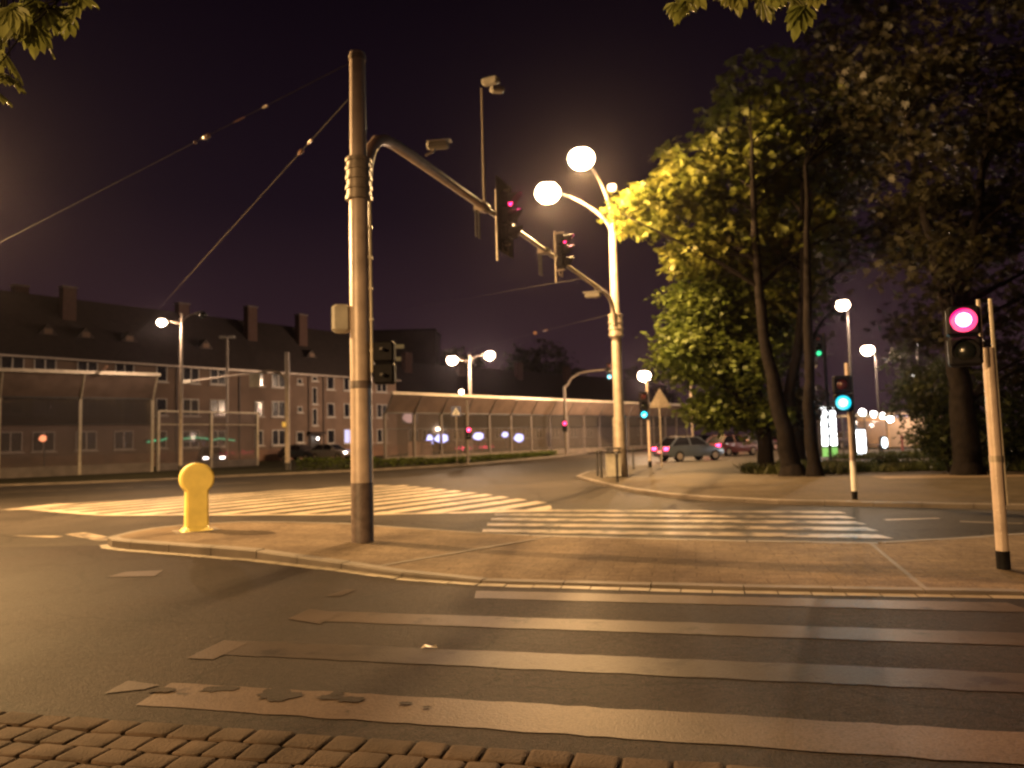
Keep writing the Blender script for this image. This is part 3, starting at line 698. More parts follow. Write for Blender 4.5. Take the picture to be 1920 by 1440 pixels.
q = at(920, 152, pb.y); g = MB(); g.bbox(q, (.42, .2, .17), .04, R(-25)); g.build('housing', M_grey, t, world=True)
q = at(932, 168, pb.y - .1); g = MB(); g.bbox(q, (.32, .2, .15), .04, R(15)); g.build('housing', M_grey, t, world=True)
# grey cabinet on the left of the island mast
p = at(640, 598, B1.y); t = thing('detector_box', 'pale grey box fixed to the left side of the island mast', 'box', p, R(12))
g = MB(); g.bbox((0, 0, 0), (.30, .26, .45), .05); g.build('case', M_grey, t)
g = MB(); g.box((.19, .02, .10), (.14, .05, .04)); g.box((.19, .02, -.12), (.14, .05, .04)); g.build('bracket', M_galv, t)
# dark signal on the right of the island mast, seen from its side
p = at(723, 681, B1.y - .05)
t = signal_head('pedestrian_signal', 'black pedestrian signal on the island mast turned away from the camera', p, R(176), 'rg', 'pedestrian signals', M_offR, 0, 1.05, .16, False, brackets=False, cat='pedestrian signal')
g = MB(); g.box((0, .2, .2), (.05, .18, .04)); g.box((0, .2, -.2), (.05, .18, .04)); g.box((.172, .06, 0), (.006, .10, .62)); g.build('bracket', M_dark, t)

# span wires with insulators
def wire(name, label, a, b, ins, sag=.0, r=.0062, group='span wires'):
    a = Vector(a); b = Vector(b); t = thing(name, label, 'wire', a, group=group)
    pts = []
    for i in range(25):
        q = i / 24; p = a.lerp(b, q); p.z -= sag * 4 * q * (1 - q); pts.append(p)
    g = MB(); g.tube(pts, r, 6); g.build('cable', M_wire, t, world=True)
    e = (b - a).normalized()
    for q, L, rr in ins:
        c = a.lerp(b, q); c.z -= sag * 4 * q * (1 - q); g = MB()
        g.tube([c - e * L / 2, c - e * L * .3, c - e * L * .1, c + e * L * .1, c + e * L * .3, c + e * L / 2], [rr * .5, rr, rr * .6, rr, rr * .6, rr * .5], 10)
        g.build('insulator', M_insul, t, world=True, smooth=True)
    return t
pt = (B1.x, B1.y, 7.93)
wire('span_wire', 'upper span wire with two brown insulators running left from the mast top', pt, at(-260, 588, 20.5), [(.118, .12, .03), (.155, .30, .014), (.205, .20, .05), (.222, .06, .03)])
wire('span_wire', 'lower span wire with insulators dropping steeply left from the mast to the barrier', (B1.x, B1.y, 7.42), at(190, 698, 47.5), [(.055, .22, .03), (.068, .22, .045), (.96, .5, .09), (.93, .4, .09)])
wire('span_wire', 'thin span wire running left from the lamp mast past the far traffic lights', (B2.x, B2.y, 6.4), at(882, 655, 69), [(.28, 1.0, .05), (.34, .35, .10)], r=.006)
wire('span_wire', 'thin wire slanting down from the farther overhead signal towards the left', on_beam(13.6, 6.93), at(700, 590, 60), [], r=.005)

# ================================================================== YELLOW BOLLARD
bb = gnd(368, 994, .14)
t = thing('traffic_bollard', 'yellow keyhole-shaped plastic bollard on the island nose', 'bollard', (bb.x, bb.y, .138), R(32))
# outline in local XZ, face looks to local -Y
out = []; rr = .285; zc = .93; hw = .185
a0 = math.asin(hw / rr)
for i in range(29):
    an = -math.pi / 2 + a0 + (2 * math.pi - 2 * a0) * i / 28; out.append((math.cos(an) * rr, zc + math.sin(an) * rr))
out = [(hw + .005, .06)] + out + [(-hw - .005, .06)]
bm = bmesh.new(); th = .155
v0 = [bm.verts.new((x, -th, z)) for x, z in out]; v1 = [bm.verts.new((x, th, z)) for x, z in out]
bm.faces.new(v0); bm.faces.new(v1[::-1]); n = len(out)
for i in range(n): bm.faces.new((v0[i], v1[i], v1[(i + 1) % n], v0[(i + 1) % n]))
bmesh.ops.recalc_face_normals(bm, faces=bm.faces[:])
ed = [e_ for e_ in bm.edges if len(e_.link_faces) == 2 and e_.calc_face_angle() > R(50)]
bmesh.ops.bevel(bm, geom=ed, offset=.028, segments=3, affect='EDGES')
me = bpy.data.meshes.new('body'); bm.to_mesh(me); bm.free(); me.materials.append(M_yellow)
for p in me.polygons: p.use_smooth = True
me.set_sharp_from_angle(angle=R(35))
o = bpy.data.objects.new('body', me); COL.objects.link(o); o.parent = t
g = MB(); vs = []; fs = []
prof = [(.0, .085), (.005, .075), (.02, .045), (.055, .02), (.075, .008), (.08, 0)]
for off_, z in prof:
    for x, y in ((-1, -1), (1, -1), (1, 1), (-1, 1)):
        for qx, qy in ((x, y * .7), (x * .85, y)) if x * y > 0 else ((x * .85, y), (x, y * .7)):
            vs.append((qx * (hw + off_), qy * (th + off_), z))
for k in range(len(prof) - 1):
    for i in range(8): j = (i + 1) % 8; fs.append((k * 8 + i, k * 8 + j, k * 8 + 8 + j, k * 8 + 8 + i))
g.add(vs, fs); g.build('flared_foot', M_yellow, t, smooth=True)
g = MB()
for x in (-.2, .2):
    for y in (-.17, .17): g.tube([(x, y, .02), (x, y, .045)], .022, 8)
g.build('anchor_bolts', M_white, t)
g = MB(); g.box((0, 0, -.004), (.75, .62, .016)); g.build('base_slab', M_kerb, t)

# ================================================================== RIGHT-HAND POLE WITH RED SIGNAL
rb = gnd(1882, 1066, .04)
t = thing('signal_pole', 'slim grey signal pole with black foot at the right edge of the island', 'pole', (rb.x, rb.y, .035))
g = MB(); g.tube([rb, (rb.x, rb.y, .24)], .072, 16); g.build('pole_foot', M_black, t, world=True, smooth=True)
g = MB(); g.tube([(rb.x, rb.y, .24), (rb.x, rb.y, 2.55)], [.064, .06], 16); g.build('pole', M_pole, t, world=True, smooth=True)
g = MB(); g.tube([(rb.x, rb.y, 1.24), (rb.x, rb.y, 1.31)], .068, 16); g.build('clamp_band', M_galv, t, world=True, smooth=True)
x = rb.x + .075; g = MB(); g.tube([(x + .012, rb.y, .75), (x, rb.y, 1.6), (x - .005, rb.y, 3.12)], .02, 8); g.build('cable_tube', M_rail, t, world=True, smooth=True)
g = MB(); g.tube([(rb.x - .055, rb.y + .02, 2.45), (rb.x - .055, rb.y + .02, 3.12)], .022, 8); g.build('bracket_bar', M_galv, t, world=True)
p = at(1808, 630, rb.y - .12)
signal_head('pedestrian_signal', 'glaring red pedestrian signal on the slim pole at the right edge', p, R(-28), 'rg', 'pedestrian signals', M_red, 0, 1.06, .10, False, 22, (1, .03, .25), brackets=False, cat='pedestrian signal')

# cyan signal across the second road
cb = gnd(1603, 936, .10)
t = thing('signal_pole', 'slim pale signal pole standing at the far kerb of the second crossing', 'pole', (cb.x, cb.y, .10))
g = MB(); g.tube([cb, (cb.x, cb.y, .28)], .062, 12); g.build('pole_foot', M_black, t, world=True, smooth=True)
g = MB(); g.tube([(cb.x, cb.y, .28), (cb.x, cb.y, 3.15)], [.055, .05], 12); g.build('pole', M_pole, t, world=True, smooth=True)
g = MB(); g.tube([(cb.x, cb.y, .28), (cb.x, cb.y, .95)], .059, 12); g.build('white_sleeve', M_white, t, world=True, smooth=True)
p = at(1580, 738, cb.y - .1)
signal_head('pedestrian_signal', 'glaring cyan-green pedestrian signal facing us across the second crossing', p, R(-22), 'rg', 'pedestrian signals', M_cyan, 1, 1.25, .10, False, 120, (.05, .8, 1.0), brackets=False, cat='pedestrian signal')

# cyan vehicle signal beyond the mast + warning sign
cb = gnd(1219, 876, .10)
t = thing('signal_pole', 'thin signal pole with black foot just beyond the big lamp mast', 'pole', (cb.x, cb.y, .1))
g = MB(); g.tube([(cb.x, cb.y, .1), (cb.x, cb.y, .4)], .085, 10); g.build('pole_foot', M_black, t, world=True)
g = MB(); g.tube([(cb.x, cb.y, .4), (cb.x, cb.y, 4.6)], [.07, .06], 10); g.build('pole', M_pole, t, world=True, smooth=True)
p = at(1207, 760, cb.y - .15); signal_head('traffic_light', 'three-lamp traffic light showing cyan-green, beyond the big lamp mast', p, R(-8), 'rag', 'roadside traffic lights', M_cyanmid, 2, 1.35, .2, False, 40, (0, .8, 1), brackets=False)
p = at(1237, 747, cb.y + .1); t = thing('warning_sign', 'pale triangular give-way sign seen beside the cyan traffic light', 'road sign', p)
g = MB(); r_ = .55; tri = [(-r_, -.45), (r_, -.45), (0, .5)]
g.add([(x, -.01, z) for x, z in tri] + [(x, .01, z) for x, z in tri], [(0, 1, 2), (5, 4, 3), (0, 3, 4, 1), (1, 4, 5, 2), (2, 5, 3, 0)]); g.build('plate', M_galv, t)
g = MB(); g.tube([(-.02, .04, -p.z + .1), (-.02, .04, .4)], .035, 8); g.build('post', M_galv, t)

# signal arm mast far (cyan over the road, red below)
mb_ = at(1062, 850, 67); t = thing('signal_mast', 'far curved signal mast reaching right over the road behind the lamp mast', 'mast', (mb_.x, mb_.y, .1))
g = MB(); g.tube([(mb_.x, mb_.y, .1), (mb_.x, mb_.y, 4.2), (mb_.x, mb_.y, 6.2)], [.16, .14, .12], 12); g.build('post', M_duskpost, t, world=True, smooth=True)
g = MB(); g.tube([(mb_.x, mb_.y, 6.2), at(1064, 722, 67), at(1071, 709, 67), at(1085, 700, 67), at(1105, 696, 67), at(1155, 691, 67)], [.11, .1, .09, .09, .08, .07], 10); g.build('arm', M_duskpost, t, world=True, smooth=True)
p = at(1142, 696, 66.7); signal_head('traffic_light', 'cyan-green overhead signal hanging from the far curved mast', p, R(-6), 'rag', 'roadside traffic lights', M_cyanmid, 2, 1.55, .2, False, brackets=False)
p = at(1059, 799, 66.6); signal_head('pedestrian_signal', 'small red pedestrian light on the far curved mast before the long barrier', p, R(-4), 'rg', 'pedestrian signals', M_redmid, 0, 1.5, .15, False, brackets=False, cat='pedestrian signal')
# red signal + crossing sign left of it
mb_ = gnd(878, 872, .1); t = thing('signal_pole', 'short signal pole in the hedge near the blue crossing sign', 'pole', (mb_.x, mb_.y, .1))
g = MB(); g.tube([(mb_.x, mb_.y, .1), (mb_.x, mb_.y, 4.05)], .085, 10); g.build('pole', M_duskpost, t, world=True)
p = at(879, 812, mb_.y - .15); signal_head('pedestrian_signal', 'small red pedestrian light on a pole beside the blue crossing sign', p, R(6), 'rg', 'pedestrian signals', M_redmid, 0, 1.15, .15, False, brackets=False, cat='pedestrian signal')
p = at(855, 771, 49.5); t = thing('crossing_sign', 'blue square pedestrian crossing sign with white triangle', 'road sign', p)
M_blue = mat('blue_sign', (.02, .035, .14), .4, 0, .1, 4)
g = MB(); g.box((0, 0, 0), (.66, .02, .66)); g.build('plate', M_blue, t)
g = MB(); g.add([(-.26, -.014, -.24), (.26, -.014, -.24), (0, -.014, .25)], [(0, 1, 2)]); g.build('triangle', M_white, t)
g = MB(); n = 10
g.add([(.05 * math.cos(2 * math.pi * i / n), -.018, .05 + .05 * math.sin(2 * math.pi * i / n)) for i in range(n)], [tuple(range(n))])
g.add([(-.03, -.018, -.02), (.04, -.018, -.02), (.11, -.018, -.22), (.06, -.018, -.22), (.0, -.018, -.1), (-.06, -.018, -.22), (-.11, -.018, -.22)], [tuple(range(7))]); g.build('walking_figure', M_black, t)
g = MB(); g.tube([(0, .035, -p.z + .1), (0, .035, .3)], .03, 8); g.build('post', M_galv, t)

# left signal mast with long arm
mb_ = at(539, 880, 45); t = thing('signal_mast', 'pale signal mast on the left verge with a long arm reaching left', 'mast', (mb_.x, mb_.y, .1))
g = MB(); g.tube([(mb_.x, mb_.y, .1), (mb_.x, mb_.y, .55)], .2, 12); g.build('mast_foot', M_dark, t, world=True)
g = MB(); g.tube([(mb_.x, mb_.y, .55), (mb_.x, mb_.y, 7.25)], [.15, .13], 14); g.build('mast', M_lamppost, t, world=True, smooth=True)
g = MB(); g.tube([at(537, 718, 45), at(533, 706, 45), at(522, 698, 45), at(505, 695, 45), at(478, 700, 45), at(420, 706, 45), at(350, 716, 45)], [.08, .08, .08, .07, .06, .055, .05], 8); g.build('arm', M_lamppost, t, world=True, smooth=True)
g = MB(); g.bbox(at(533, 796, 44.8), (.2, .25, .3), .03); g.build('push_button_box', M_yellow, t, world=True)
p = at(478, 713, 44.7); t = thing('traffic_light', 'pale back of an overhead signal hanging from the left signal mast arm', 'traffic light', p, R(5), 'overhead signals')
g = MB(); g.bbox((0, 0, 0), (.62, .06, .86), .02); g.build('backplate', M_grey, t)
g = MB(); g.bbox((0, .16, 0), (.34, .22, .80), .03); g.build('housing', M_black, t)
p = at(352, 716, 44.9); t = thing('traffic_camera', 'small pale detector at the tip of the left signal mast arm', 'camera', p, 0, 'traffic cameras')
g = MB(); g.bbox((0, 0, 0), (.5, .25, .25), .04); g.build('housing', M_grey, t); g = MB(); g.tube([(.26, 0, 0), (.28, 0, 0)], .07, 10); g.build('lens', M_pane, t)
# green signal seen through the trees
p = at(1535, 655, 33); t = thing('signal_pole', 'dark signal post behind the tree trunks carrying the green light', 'pole', (p.x + .25, p.y, .1))
g = MB(); g.tube([(p.x + .25, p.y, .1), (p.x + .25, p.y, 6.0)], .07, 8); g.build('pole', M_dark, t, world=True)
p.z += .15
signal_head('traffic_light', 'green light glimpsed between the tree trunks and the upper lamp', p, R(-22), 'rag', 'roadside traffic lights', M_green, 2, 1.0, .2, False, 25, (0, 1, .4), brackets=False)

# ================================================================== SMALL STREET FURNITURE BY THE MAST
p = gnd(1168, 903, .1); t = thing('litter_bin', 'grey square litter bin strapped to the foot of the big lamp mast', 'litter bin', (p.x + .05, 27.85, .1))
g = MB(); g.box((0, 0, .48), (.50, .46, .86), taper=1.06); g.build('body', M_grey, t)
g = MB(); g.box((0, 0, .93), (.58, .54, .06)); g.box((-.2, -.2, 1.0), (.05, .05, .1)); g.box((.2, -.2, 1.0), (.05, .05, .1)); g.box((0, 0, 1.08), (.58, .54, .06)); g.build('hood', M_dark, t)
def bollard(label, px, py, h):
    p = gnd(px, py, .1); t = thing('post_bollard', label, 'bollard', (p.x, p.y, .1), group='slim dark bollards')
    g = MB(); g.tube([(0, 0, 0), (0, 0, h - .08)], .045, 10); g.build('post', M_dark, t)
    g = MB(); g.tube([(0, 0, h - .16), (0, 0, h - .12)], .055, 10); g.sphere((0, 0, h - .06), .058, 10, 6); g.build('knob', M_dark, t, smooth=True)
bollard('slim dark bollard farthest left on the pavement nose', 1121, 893, 1.0)
bollard('slim dark bollard right behind the leftmost one, slightly nearer', 1128, 896, 1.05)
bollard('slim dark bollard midway between the nose and the mast', 1143, 884, .95)
bollard('slim dark bollard standing in front of the litter bin', 1158, 905, 1.0)
bollard('slim dark bollard right of the mast near the cyan signal pole', 1188, 880, .95)
p = gnd(800, 1216, .004); t = thing('litter', 'crumpled pale scrap of litter lying on the near crossing', 'litter', p)
g = MB(); g.add([(-.05, 0, .002), (.0, -.02, .02), (.03, .02, .012), (-.02, .035, .025), (.09, .0, .004), (.07, .03, .02)], [(0, 1, 3), (1, 2, 3), (1, 4, 2), (4, 5, 2)]); g.build('scrap', M_galv, t)
tag(t, t['label'], 'litter')

# ================================================================== NOISE BARRIERS
def barrier(label, a, b, spacing, zb, z1, zt, lean, dark_from=None, canopy=True, base_h=.6, group='noise barriers', post_m=None):
    a = Vector((*a, 0)); b = Vector((*b, 0)); e = (b - a); L = e.length; e.normalize(); nn = Vector((e.y, -e.x, 0))  # nn: towards the road
    t = thing('noise_barrier', label, 'noise barrier', (a.x, a.y, .1), group=group); rz = math.atan2(e.y, e.x)
    n = max(1, round(L / spacing))
    def P(s, o, z): q = a + e * s + nn * o; return Vector((q.x, q.y, z))
    for i in range(n + 1):
        s = L * i / n; g = MB(); g.box(P(s, .0, (z1 + .1) / 2), (.16, .2, z1 - .1), rz)
        if canopy:
            c0, c1 = P(s, .09, z1 - .06), P(s, lean, zt - .05); g.tube([c0, c1], .07, 6)
        g.build('post', post_m or M_post, t, world=True)
    g = MB()
    for i in range(n):
        s0, s1 = L * i / n + .09, L * (i + 1) / n - .09; g.box(P((s0 + s1) / 2, .0, .1 + base_h / 2), (s1 - s0, .16, base_h), rz)
    g.build('base_panel', M_kerb, t, world=True)
    for i in range(n):
        s0, s1 = L * i / n + .085, L * (i + 1) / n - .085; sm = (s0 + s1) / 2; zl = .1 + base_h
        g = MB(); g.box(P(sm, 0, (zl + zb) / 2), (s1 - s0, .03, zb - zl - .02), rz); g.build('clear_panel', M_clear, t, world=True)
        dk = dark_from is not None and s0 >= dark_from
        g = MB(); g.box(P(sm, 0, (zb + z1) / 2), (s1 - s0, .03, z1 - zb - .06), rz); g.build('upper_panel', M_tint if dk else M_clear, t, world=True)
    if canopy:
        for i in range(n):
            s0, s1 = L * i / n + .06, L * (i + 1) / n - .06
            v = [P(s0, .06, z1), P(s1, .06, z1), P(s1, lean, zt - .12), P(s0, lean, zt - .12)]; up = Vector((0, 0, .05))
            g = MB(); g.add([q[:] for q in v] + [(q + up)[:] for q in v], [(3, 2, 1, 0), (4, 5, 6, 7), (0, 1, 5, 4), (1, 2, 6, 5), (2, 3, 7, 6), (3, 0, 4, 7)])
            g.build('canopy_panel', M_canopy, t, world=True)
        g = MB(); g.box(P(L / 2, lean + .03, zt), (L + .3, .26, .20), rz); g.build('top_rail', M_rail, t, world=True)
    g = MB(); g.box(P(L / 2, .05, z1), (L, .14, .1), rz); g.box(P(L / 2, .05, zb), (L, .07, .06), rz); g.build('rail', M_dark if canopy else M_post, t, world=True)
    return t
a = at(285, 850, 48.6); e_ = Vector((.765, .644)); aa = Vector((a.x, a.y)) - e_ * 4.15 * 5
barrier('left noise barrier with big leaning canopy above transparent panels', aa, (a.x, a.y), 4.15, 3.2, 4.85, 6.35, 1.15, 0.0)
a2 = at(296, 850, 49.6); b2 = at(482, 850, 57)
barrier('low see-through barrier without canopy continuing right of the left barrier', (a2.x, a2.y), (b2.x, b2.y), 3.6, 3.2, 4.1, 4.2, .3, None, False, .5)
a3 = at(722, 850, 52.5); b3 = at(1290, 850, 90)
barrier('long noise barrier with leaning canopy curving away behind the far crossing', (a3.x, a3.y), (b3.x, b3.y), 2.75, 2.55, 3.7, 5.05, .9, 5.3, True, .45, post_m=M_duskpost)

# ================================================================== BUILDINGS
def facade_frame(a, b):
    a = Vector((*a, 0)); b = Vector((*b, 0)); e = (b - a).normalized(); nn = Vector((e.y, -e.x, 0)); return a, e, nn, (b - a).length
def solve_s(px, a, e, py=800):
    r = ray(px, py); # r.x/r.y = (a.x+e.x s)/(a.y+e.y s)
    k = r.x / r.y; return (k * a.y - a.x) / (e.x - k * e.y)
def block(label, a, b, depth, eave, ridge, wall_m, name='apartment_block'):
    a, e, nn, L = facade_frame(a, b); t = thing(name, label, 'building', (a.x, a.y, .1)); rz = math.atan2(e.y, e.x)
    def P(s, o, z): q = a + e * s + nn * o; return Vector((q.x, q.y, z))
    g = MB(); g.add([P(0, 0, .1), P(L, 0, .1), P(L, -depth, .1), P(0, -depth, .1), P(0, 0, eave), P(L, 0, eave), P(L, -depth, eave), P(0, -depth, eave), P(0, -depth / 2, ridge - .3), P(L, -depth / 2, ridge - .3)],
          [(0, 1, 5, 4), (1, 2, 6, 9, 5), (2, 3, 7, 6), (3, 0, 4, 8, 7)]); wl = g.build('wall', wall_m, t, world=True)
    k = .45; th = .22; sl = (ridge - eave) / (depth / 2); ze = eave - k * sl + .12
    g = MB(); v = [P(-.3, k, ze), P(L + .3, k, ze), P(L + .3, -depth / 2, ridge), P(-.3, -depth / 2, ridge), P(L + .3, -depth - k, ze), P(-.3, -depth - k, ze)]
    v2 = [q + Vector((0, 0, -th)) for q in v]
    g.add(v + v2, [(0, 1, 2, 3), (3, 2, 4, 5), (7, 6, 9, 8), (8, 9, 11, 10), (0, 6, 7, 1), (5, 4, 10, 11), (0, 3, 9, 6), (3, 5, 11, 9), (1, 7, 8, 2), (2, 8, 10, 4)]); rf = g.build('roof', M_roof, t, world=True)
    g = MB(); g.box(P(L / 2, k + .07, ze - .08), (L + .6, .14, .14), rz); g.build('gutter', M_galv, t, world=True)
    g = MB(); g.box(P(L / 2, .04, .65), (L, .08, 1.1), rz); g.build('plinth', M_wallbase, t, world=True)
    return t, rf, P, L, rz, sl, e
def window(t, P, s, z, w, h, rz, panes=2, lit=None, sill=True):
    f = .07; g = MB(); o = .05
    g.box(P(s, o / 2, z + h / 2 - f / 2), (w, o + .04, f), rz); g.box(P(s, o / 2, z - h / 2 + f / 2), (w, o + .04, f), rz)
    ws = [-w / 2 + f / 2, w / 2 - f / 2] + ([0] if panes == 2 else [])
    for x in ws: g.box(P(s + x, o / 2, z), (f * (1.3 if x == 0 else 1), o + .036, h - 2 * f), rz)
    fr = g.build('window', M_frame, t, world=True)
    g = MB(); g.box(P(s, .014, z), (w - f, .02, h - f), rz); g.build('pane', lit or M_pane, fr, world=True)
    if sill: g = MB(); g.box(P(s, .10, z - h / 2 - .07), (w + .25, .2, .09), rz); g.build('sill', M_frame, fr, world=True)
A1 = Vector((-37.5, 54)); E1 = Vector((.6, .8)); bA = A1 - E1 * 16; bB = A1 + E1 * 40
t, rf, P, L, rz, sl, e = block('long three-storey brown apartment block with steep dark roof behind the left barrier', bA, bB, 11, 9.1, 14.6, M_wall)
bav = Vector((bA.x, bA.y, 0))
def S(px): return solve_s(px, bav, e)
M_warm = emit('warm_window', (1.0, .42, .18), 1.1); M_blueglow = emit('blue_window', (.45, .5, 1.0), .9)
for px, kind in ((-40, 2), (20, 2), (82, 2), (162, 2), (232, 2), (302, 1), (357, 2), (408, 2), (485, 1), (522, 2), (562, 0), (620, 1), (655, 2), (688, 2), (716, 2)):
    s = S(px)
    for z, fl in ((2.35, 0), (5.15, 1), (8.0, 2)):
        w, h = {2: (1.55, 1.5), 1: (.95, 1.45), 0: (.6, .6)}[kind]
        if kind == 0 and fl == 0: w, h = .9, 1.1
        lit = M_blueglow if (px == 655 and fl == 0) else None
        window(t, P, s, z, w, h if fl < 2 else h * .92, rz, 2 if kind == 2 else 1, lit)
for z in (4.4, 6.6): window(t, P, S(590), z, .6, 1.75, rz, 1)
window(t, P, S(590), 8.35, .7, .4, rz, 1)
s = S(590); g = MB(); g.box(P(s, .05, 1.35), (1.2, .12, 2.4), rz); dr = g.build('door', M_dark, t, world=True)
g = MB(); g.box(P(s, .3, 2.75), (1.9, .75, .22), rz); g.build('door_hood', M_roof, dr, world=True)
g = MB(); g.sphere(P(s, .5, 2.15), .09, 10, 6); g.build('porch_lamp', M_lampwhite, dr, world=True)
g = MB()
for px in (578, 606, 448, 330): g.tube([P(S(px), .09, .2), P(S(px), .09, 9.0)], .05, 6)
g.build('downpipe', M_dark, t, world=True)
for px, o, zt in ((8, -5.5, 15.3), (92, -6.2, 15.2), (160, -3.6, 15.1), (400, -5.5, 15.4), (508, -3.4, 15.6), (604, -3.4, 15.5)):
    s = S(px); zb = 9.1 + (-o) * sl - .6; g = MB(); g.box(P(s, o, (zb + zt) / 2), (1.05, .8, zt - zb), rz); ch = g.build('chimney', M_brick, rf, world=True)
    g = MB(); g.box(P(s, o, zt + .05), (1.2, .95, .12), rz); g.build('chimney_cap', M_kerb, ch, world=True)
for px in (100, 172, 255, 400, 600):
    s = S(px); o = -1.7; z = 9.1 + 1.7 * sl; g = MB()
    g.add([P(s - .75, o + .45, z - .1), P(s + .75, o + .45, z - .1), P(s, o + .45, z + .8), P(s - .75, o - 1.0, z + .9), P(s + .75, o - 1.0, z + .9), P(s, o - 1.2, z + .85)], [(0, 1, 2), (0, 2, 5, 3), (1, 4, 5, 2)]); dm = g.build('dormer', M_roof, rf, world=True)
    g = MB(); g.box(P(s, o + .47, z + .2), (.6, .03, .42), rz); g.build('dormer_window', M_wall, dm, world=True)
# second block further along
b0 = at(742, 800, 98); b1 = at(1250, 800, 150)
t, rf, P, L, rz, sl, e = block('distant low apartment block peeping over the long noise barrier', (b0.x, b0.y), (b1.x, b1.y), 11, 8.0, 13.0, M_wall)
bav = Vector((b0.x, b0.y, 0))
for px in (775, 800, 830, 858, 882, 908, 935, 960, 985, 1010, 1040, 1075, 1105, 1200, 1225):
    for z in (2.4, 7.0): window(t, P, S(px), z, 1.8, 1.5, rz, 2)
for px in (800, 900, 1010, 1100): 
    s = S(px); g = MB(); g.box(P(s, -4, 12.6), (1.3, .9, 3.2), rz); g.build('chimney', M_brick, rf, world=True)
# tall slim block with a few lit stair windows
tb = at(745, 800, 170); t = thing('tower_block', 'dark distant tower with dim yellow stair windows right of the island mast', 'building', (tb.x, tb.y, 0))
M_dim = emit('dim_window', (1.0, .62, .18), .10)
g = MB(); g.box((0, 6, 13.5), (18, 12, 27)); g.build('wall', mat('dark_tower_wall', (.05, .036, .03), .9, 0, .2, .3), t)  # plain darker wall tone
g = MB(); g.box((0, 6, 27.2), (18.6, 12.6, .5)); g.build('roof', M_roof, t)
for i in range(6):
    g = MB(); g.box((.6, -.04, 9 + i * 2.9), (2.4, .1, .9)); g.build('window', M_dim if i in (2, 4, 5) else M_pane, t)

# lit boards and strips, most added as reflections in the barrier
M_greenrefl = emit('green_reflection', (.0, .55, .22), .9); M_bw = emit('blue_white_reflection', (.42, .46, 1.0), 4.0); M_ww = emit('white_sign', (.9, .92, 1.0), 2.2); M_or = emit('orange_lamp', (1.0, .30, .12), 2.6)
aS = Vector((bA.x, bA.y, 0)); eS = Vector((.6, .8, 0)); nS = Vector((.8, -.6, 0))
def face_pt(px, py, off):
    s = solve_s(px, aS + nS * off, eS, py); q = aS + nS * off + eS * s
    return at(px, py, q.y)
def mirrored(label, pts, m, r, name='mirrored_strip', cat='sign'):
    pts = [face_pt(px, py, .35) for px, py in pts]; t = thing(name, label, cat, pts[0])
    g = MB(); g.tube(pts, r, 6); g.build('tube', m, t, world=True)
    g = MB()
    for q in (pts[0], pts[-1]): w = q - nS * .17; g.box(w, (.06, .06, .06))
    a, b = pts[0], pts[-1]; c = (a + b) / 2 - nS * .24; g.box(c, ((b - a).length, .04, .3), math.atan2(eS.y, eS.x)); g.build('backing_board', M_dark, t, world=True)
mirrored('short green neon strip standing in for a reflection right of the left noise barrier', [(276, 829), (290, 826), (304, 825), (313, 822)], M_greenrefl, .07)
mirrored('long green neon strip standing in for a reflection in the low see-through barrier', [(344, 823), (365, 820), (385, 822), (400, 825), (412, 822), (440, 826)], M_greenrefl, .06)
def sign(label, px, py, y, w, h, m, name='lit_board', cat='sign', rz=0.0):
    p = at(px, py, y); t = thing(name, label, cat, (p.x, p.y, p.z), rz)
    g = MB(); g.bbox((0, 0, 0), (w, .2, h), .04); g.build('case', M_dark, t)
    g = MB(); n = 14
    v = [(w * .45 * math.cos(2 * math.pi * i / n) * (1 if i % 3 else .8), -.11, h * .42 * math.sin(2 * math.pi * i / n)) for i in range(n)]; g.add(v, [tuple(range(n))]); g.build('lit_face', m, t)
    g = MB(); g.tube([(0, .12, -p.z + .1), (0, .12, h / 2)], .05, 6); g.build('post', M_dark, t)
    return t
sign('blue-white board standing in for a reflection at the left start of the dark panels of the long barrier', 806, 826, 84, .9, 1.6, M_bw)
sign('widest blue-white board standing in for a reflection in the long barrier, left of the red light', 828, 822, 86, 1.9, 1.2, M_bw)
sign('blue-white board standing in for a reflection in the barrier just right of the red light', 897, 818, 92, 1.6, 1.1, M_bw)
sign('small blue-white board standing in for a reflection between two larger ones behind the long barrier', 947, 815, 96, 1.0, .8, M_bw)
sign('rightmost blue-white board standing in for a reflection behind the long barrier', 973, 821, 98, 1.5, 1.3, M_bw)
sign('round orange light glowing behind the left noise barrier', 82, 822, 56, .7, .6, M_or)
sign('faint blue-white light behind the left noise barrier post', 181, 820, 61, .7, .3, M_blueglow)
sign('pinkish pale sign board behind the light panels at the near end of the long barrier', 768, 782, 74, 1.6, 1.4, emit('pink_sign', (.55, .22, .34), .33))
M_wallpale = mat('pale_wall', (.42, .30, .26), .85, 0, .2, 1)
p = at(788, 850, 62); t = thing('low_wall', 'short pale wall glimpsed through the near end of the long barrier', 'wall', (p.x, p.y, .1), R(20))
g = MB(); g.box((0, 0, .75), (2.0, .25, 1.5)); g.build('wall', M_wallpale, t); g = MB(); g.box((0, 0, 1.54), (2.1, .32, .08)); g.build('coping', M_kerb, t)

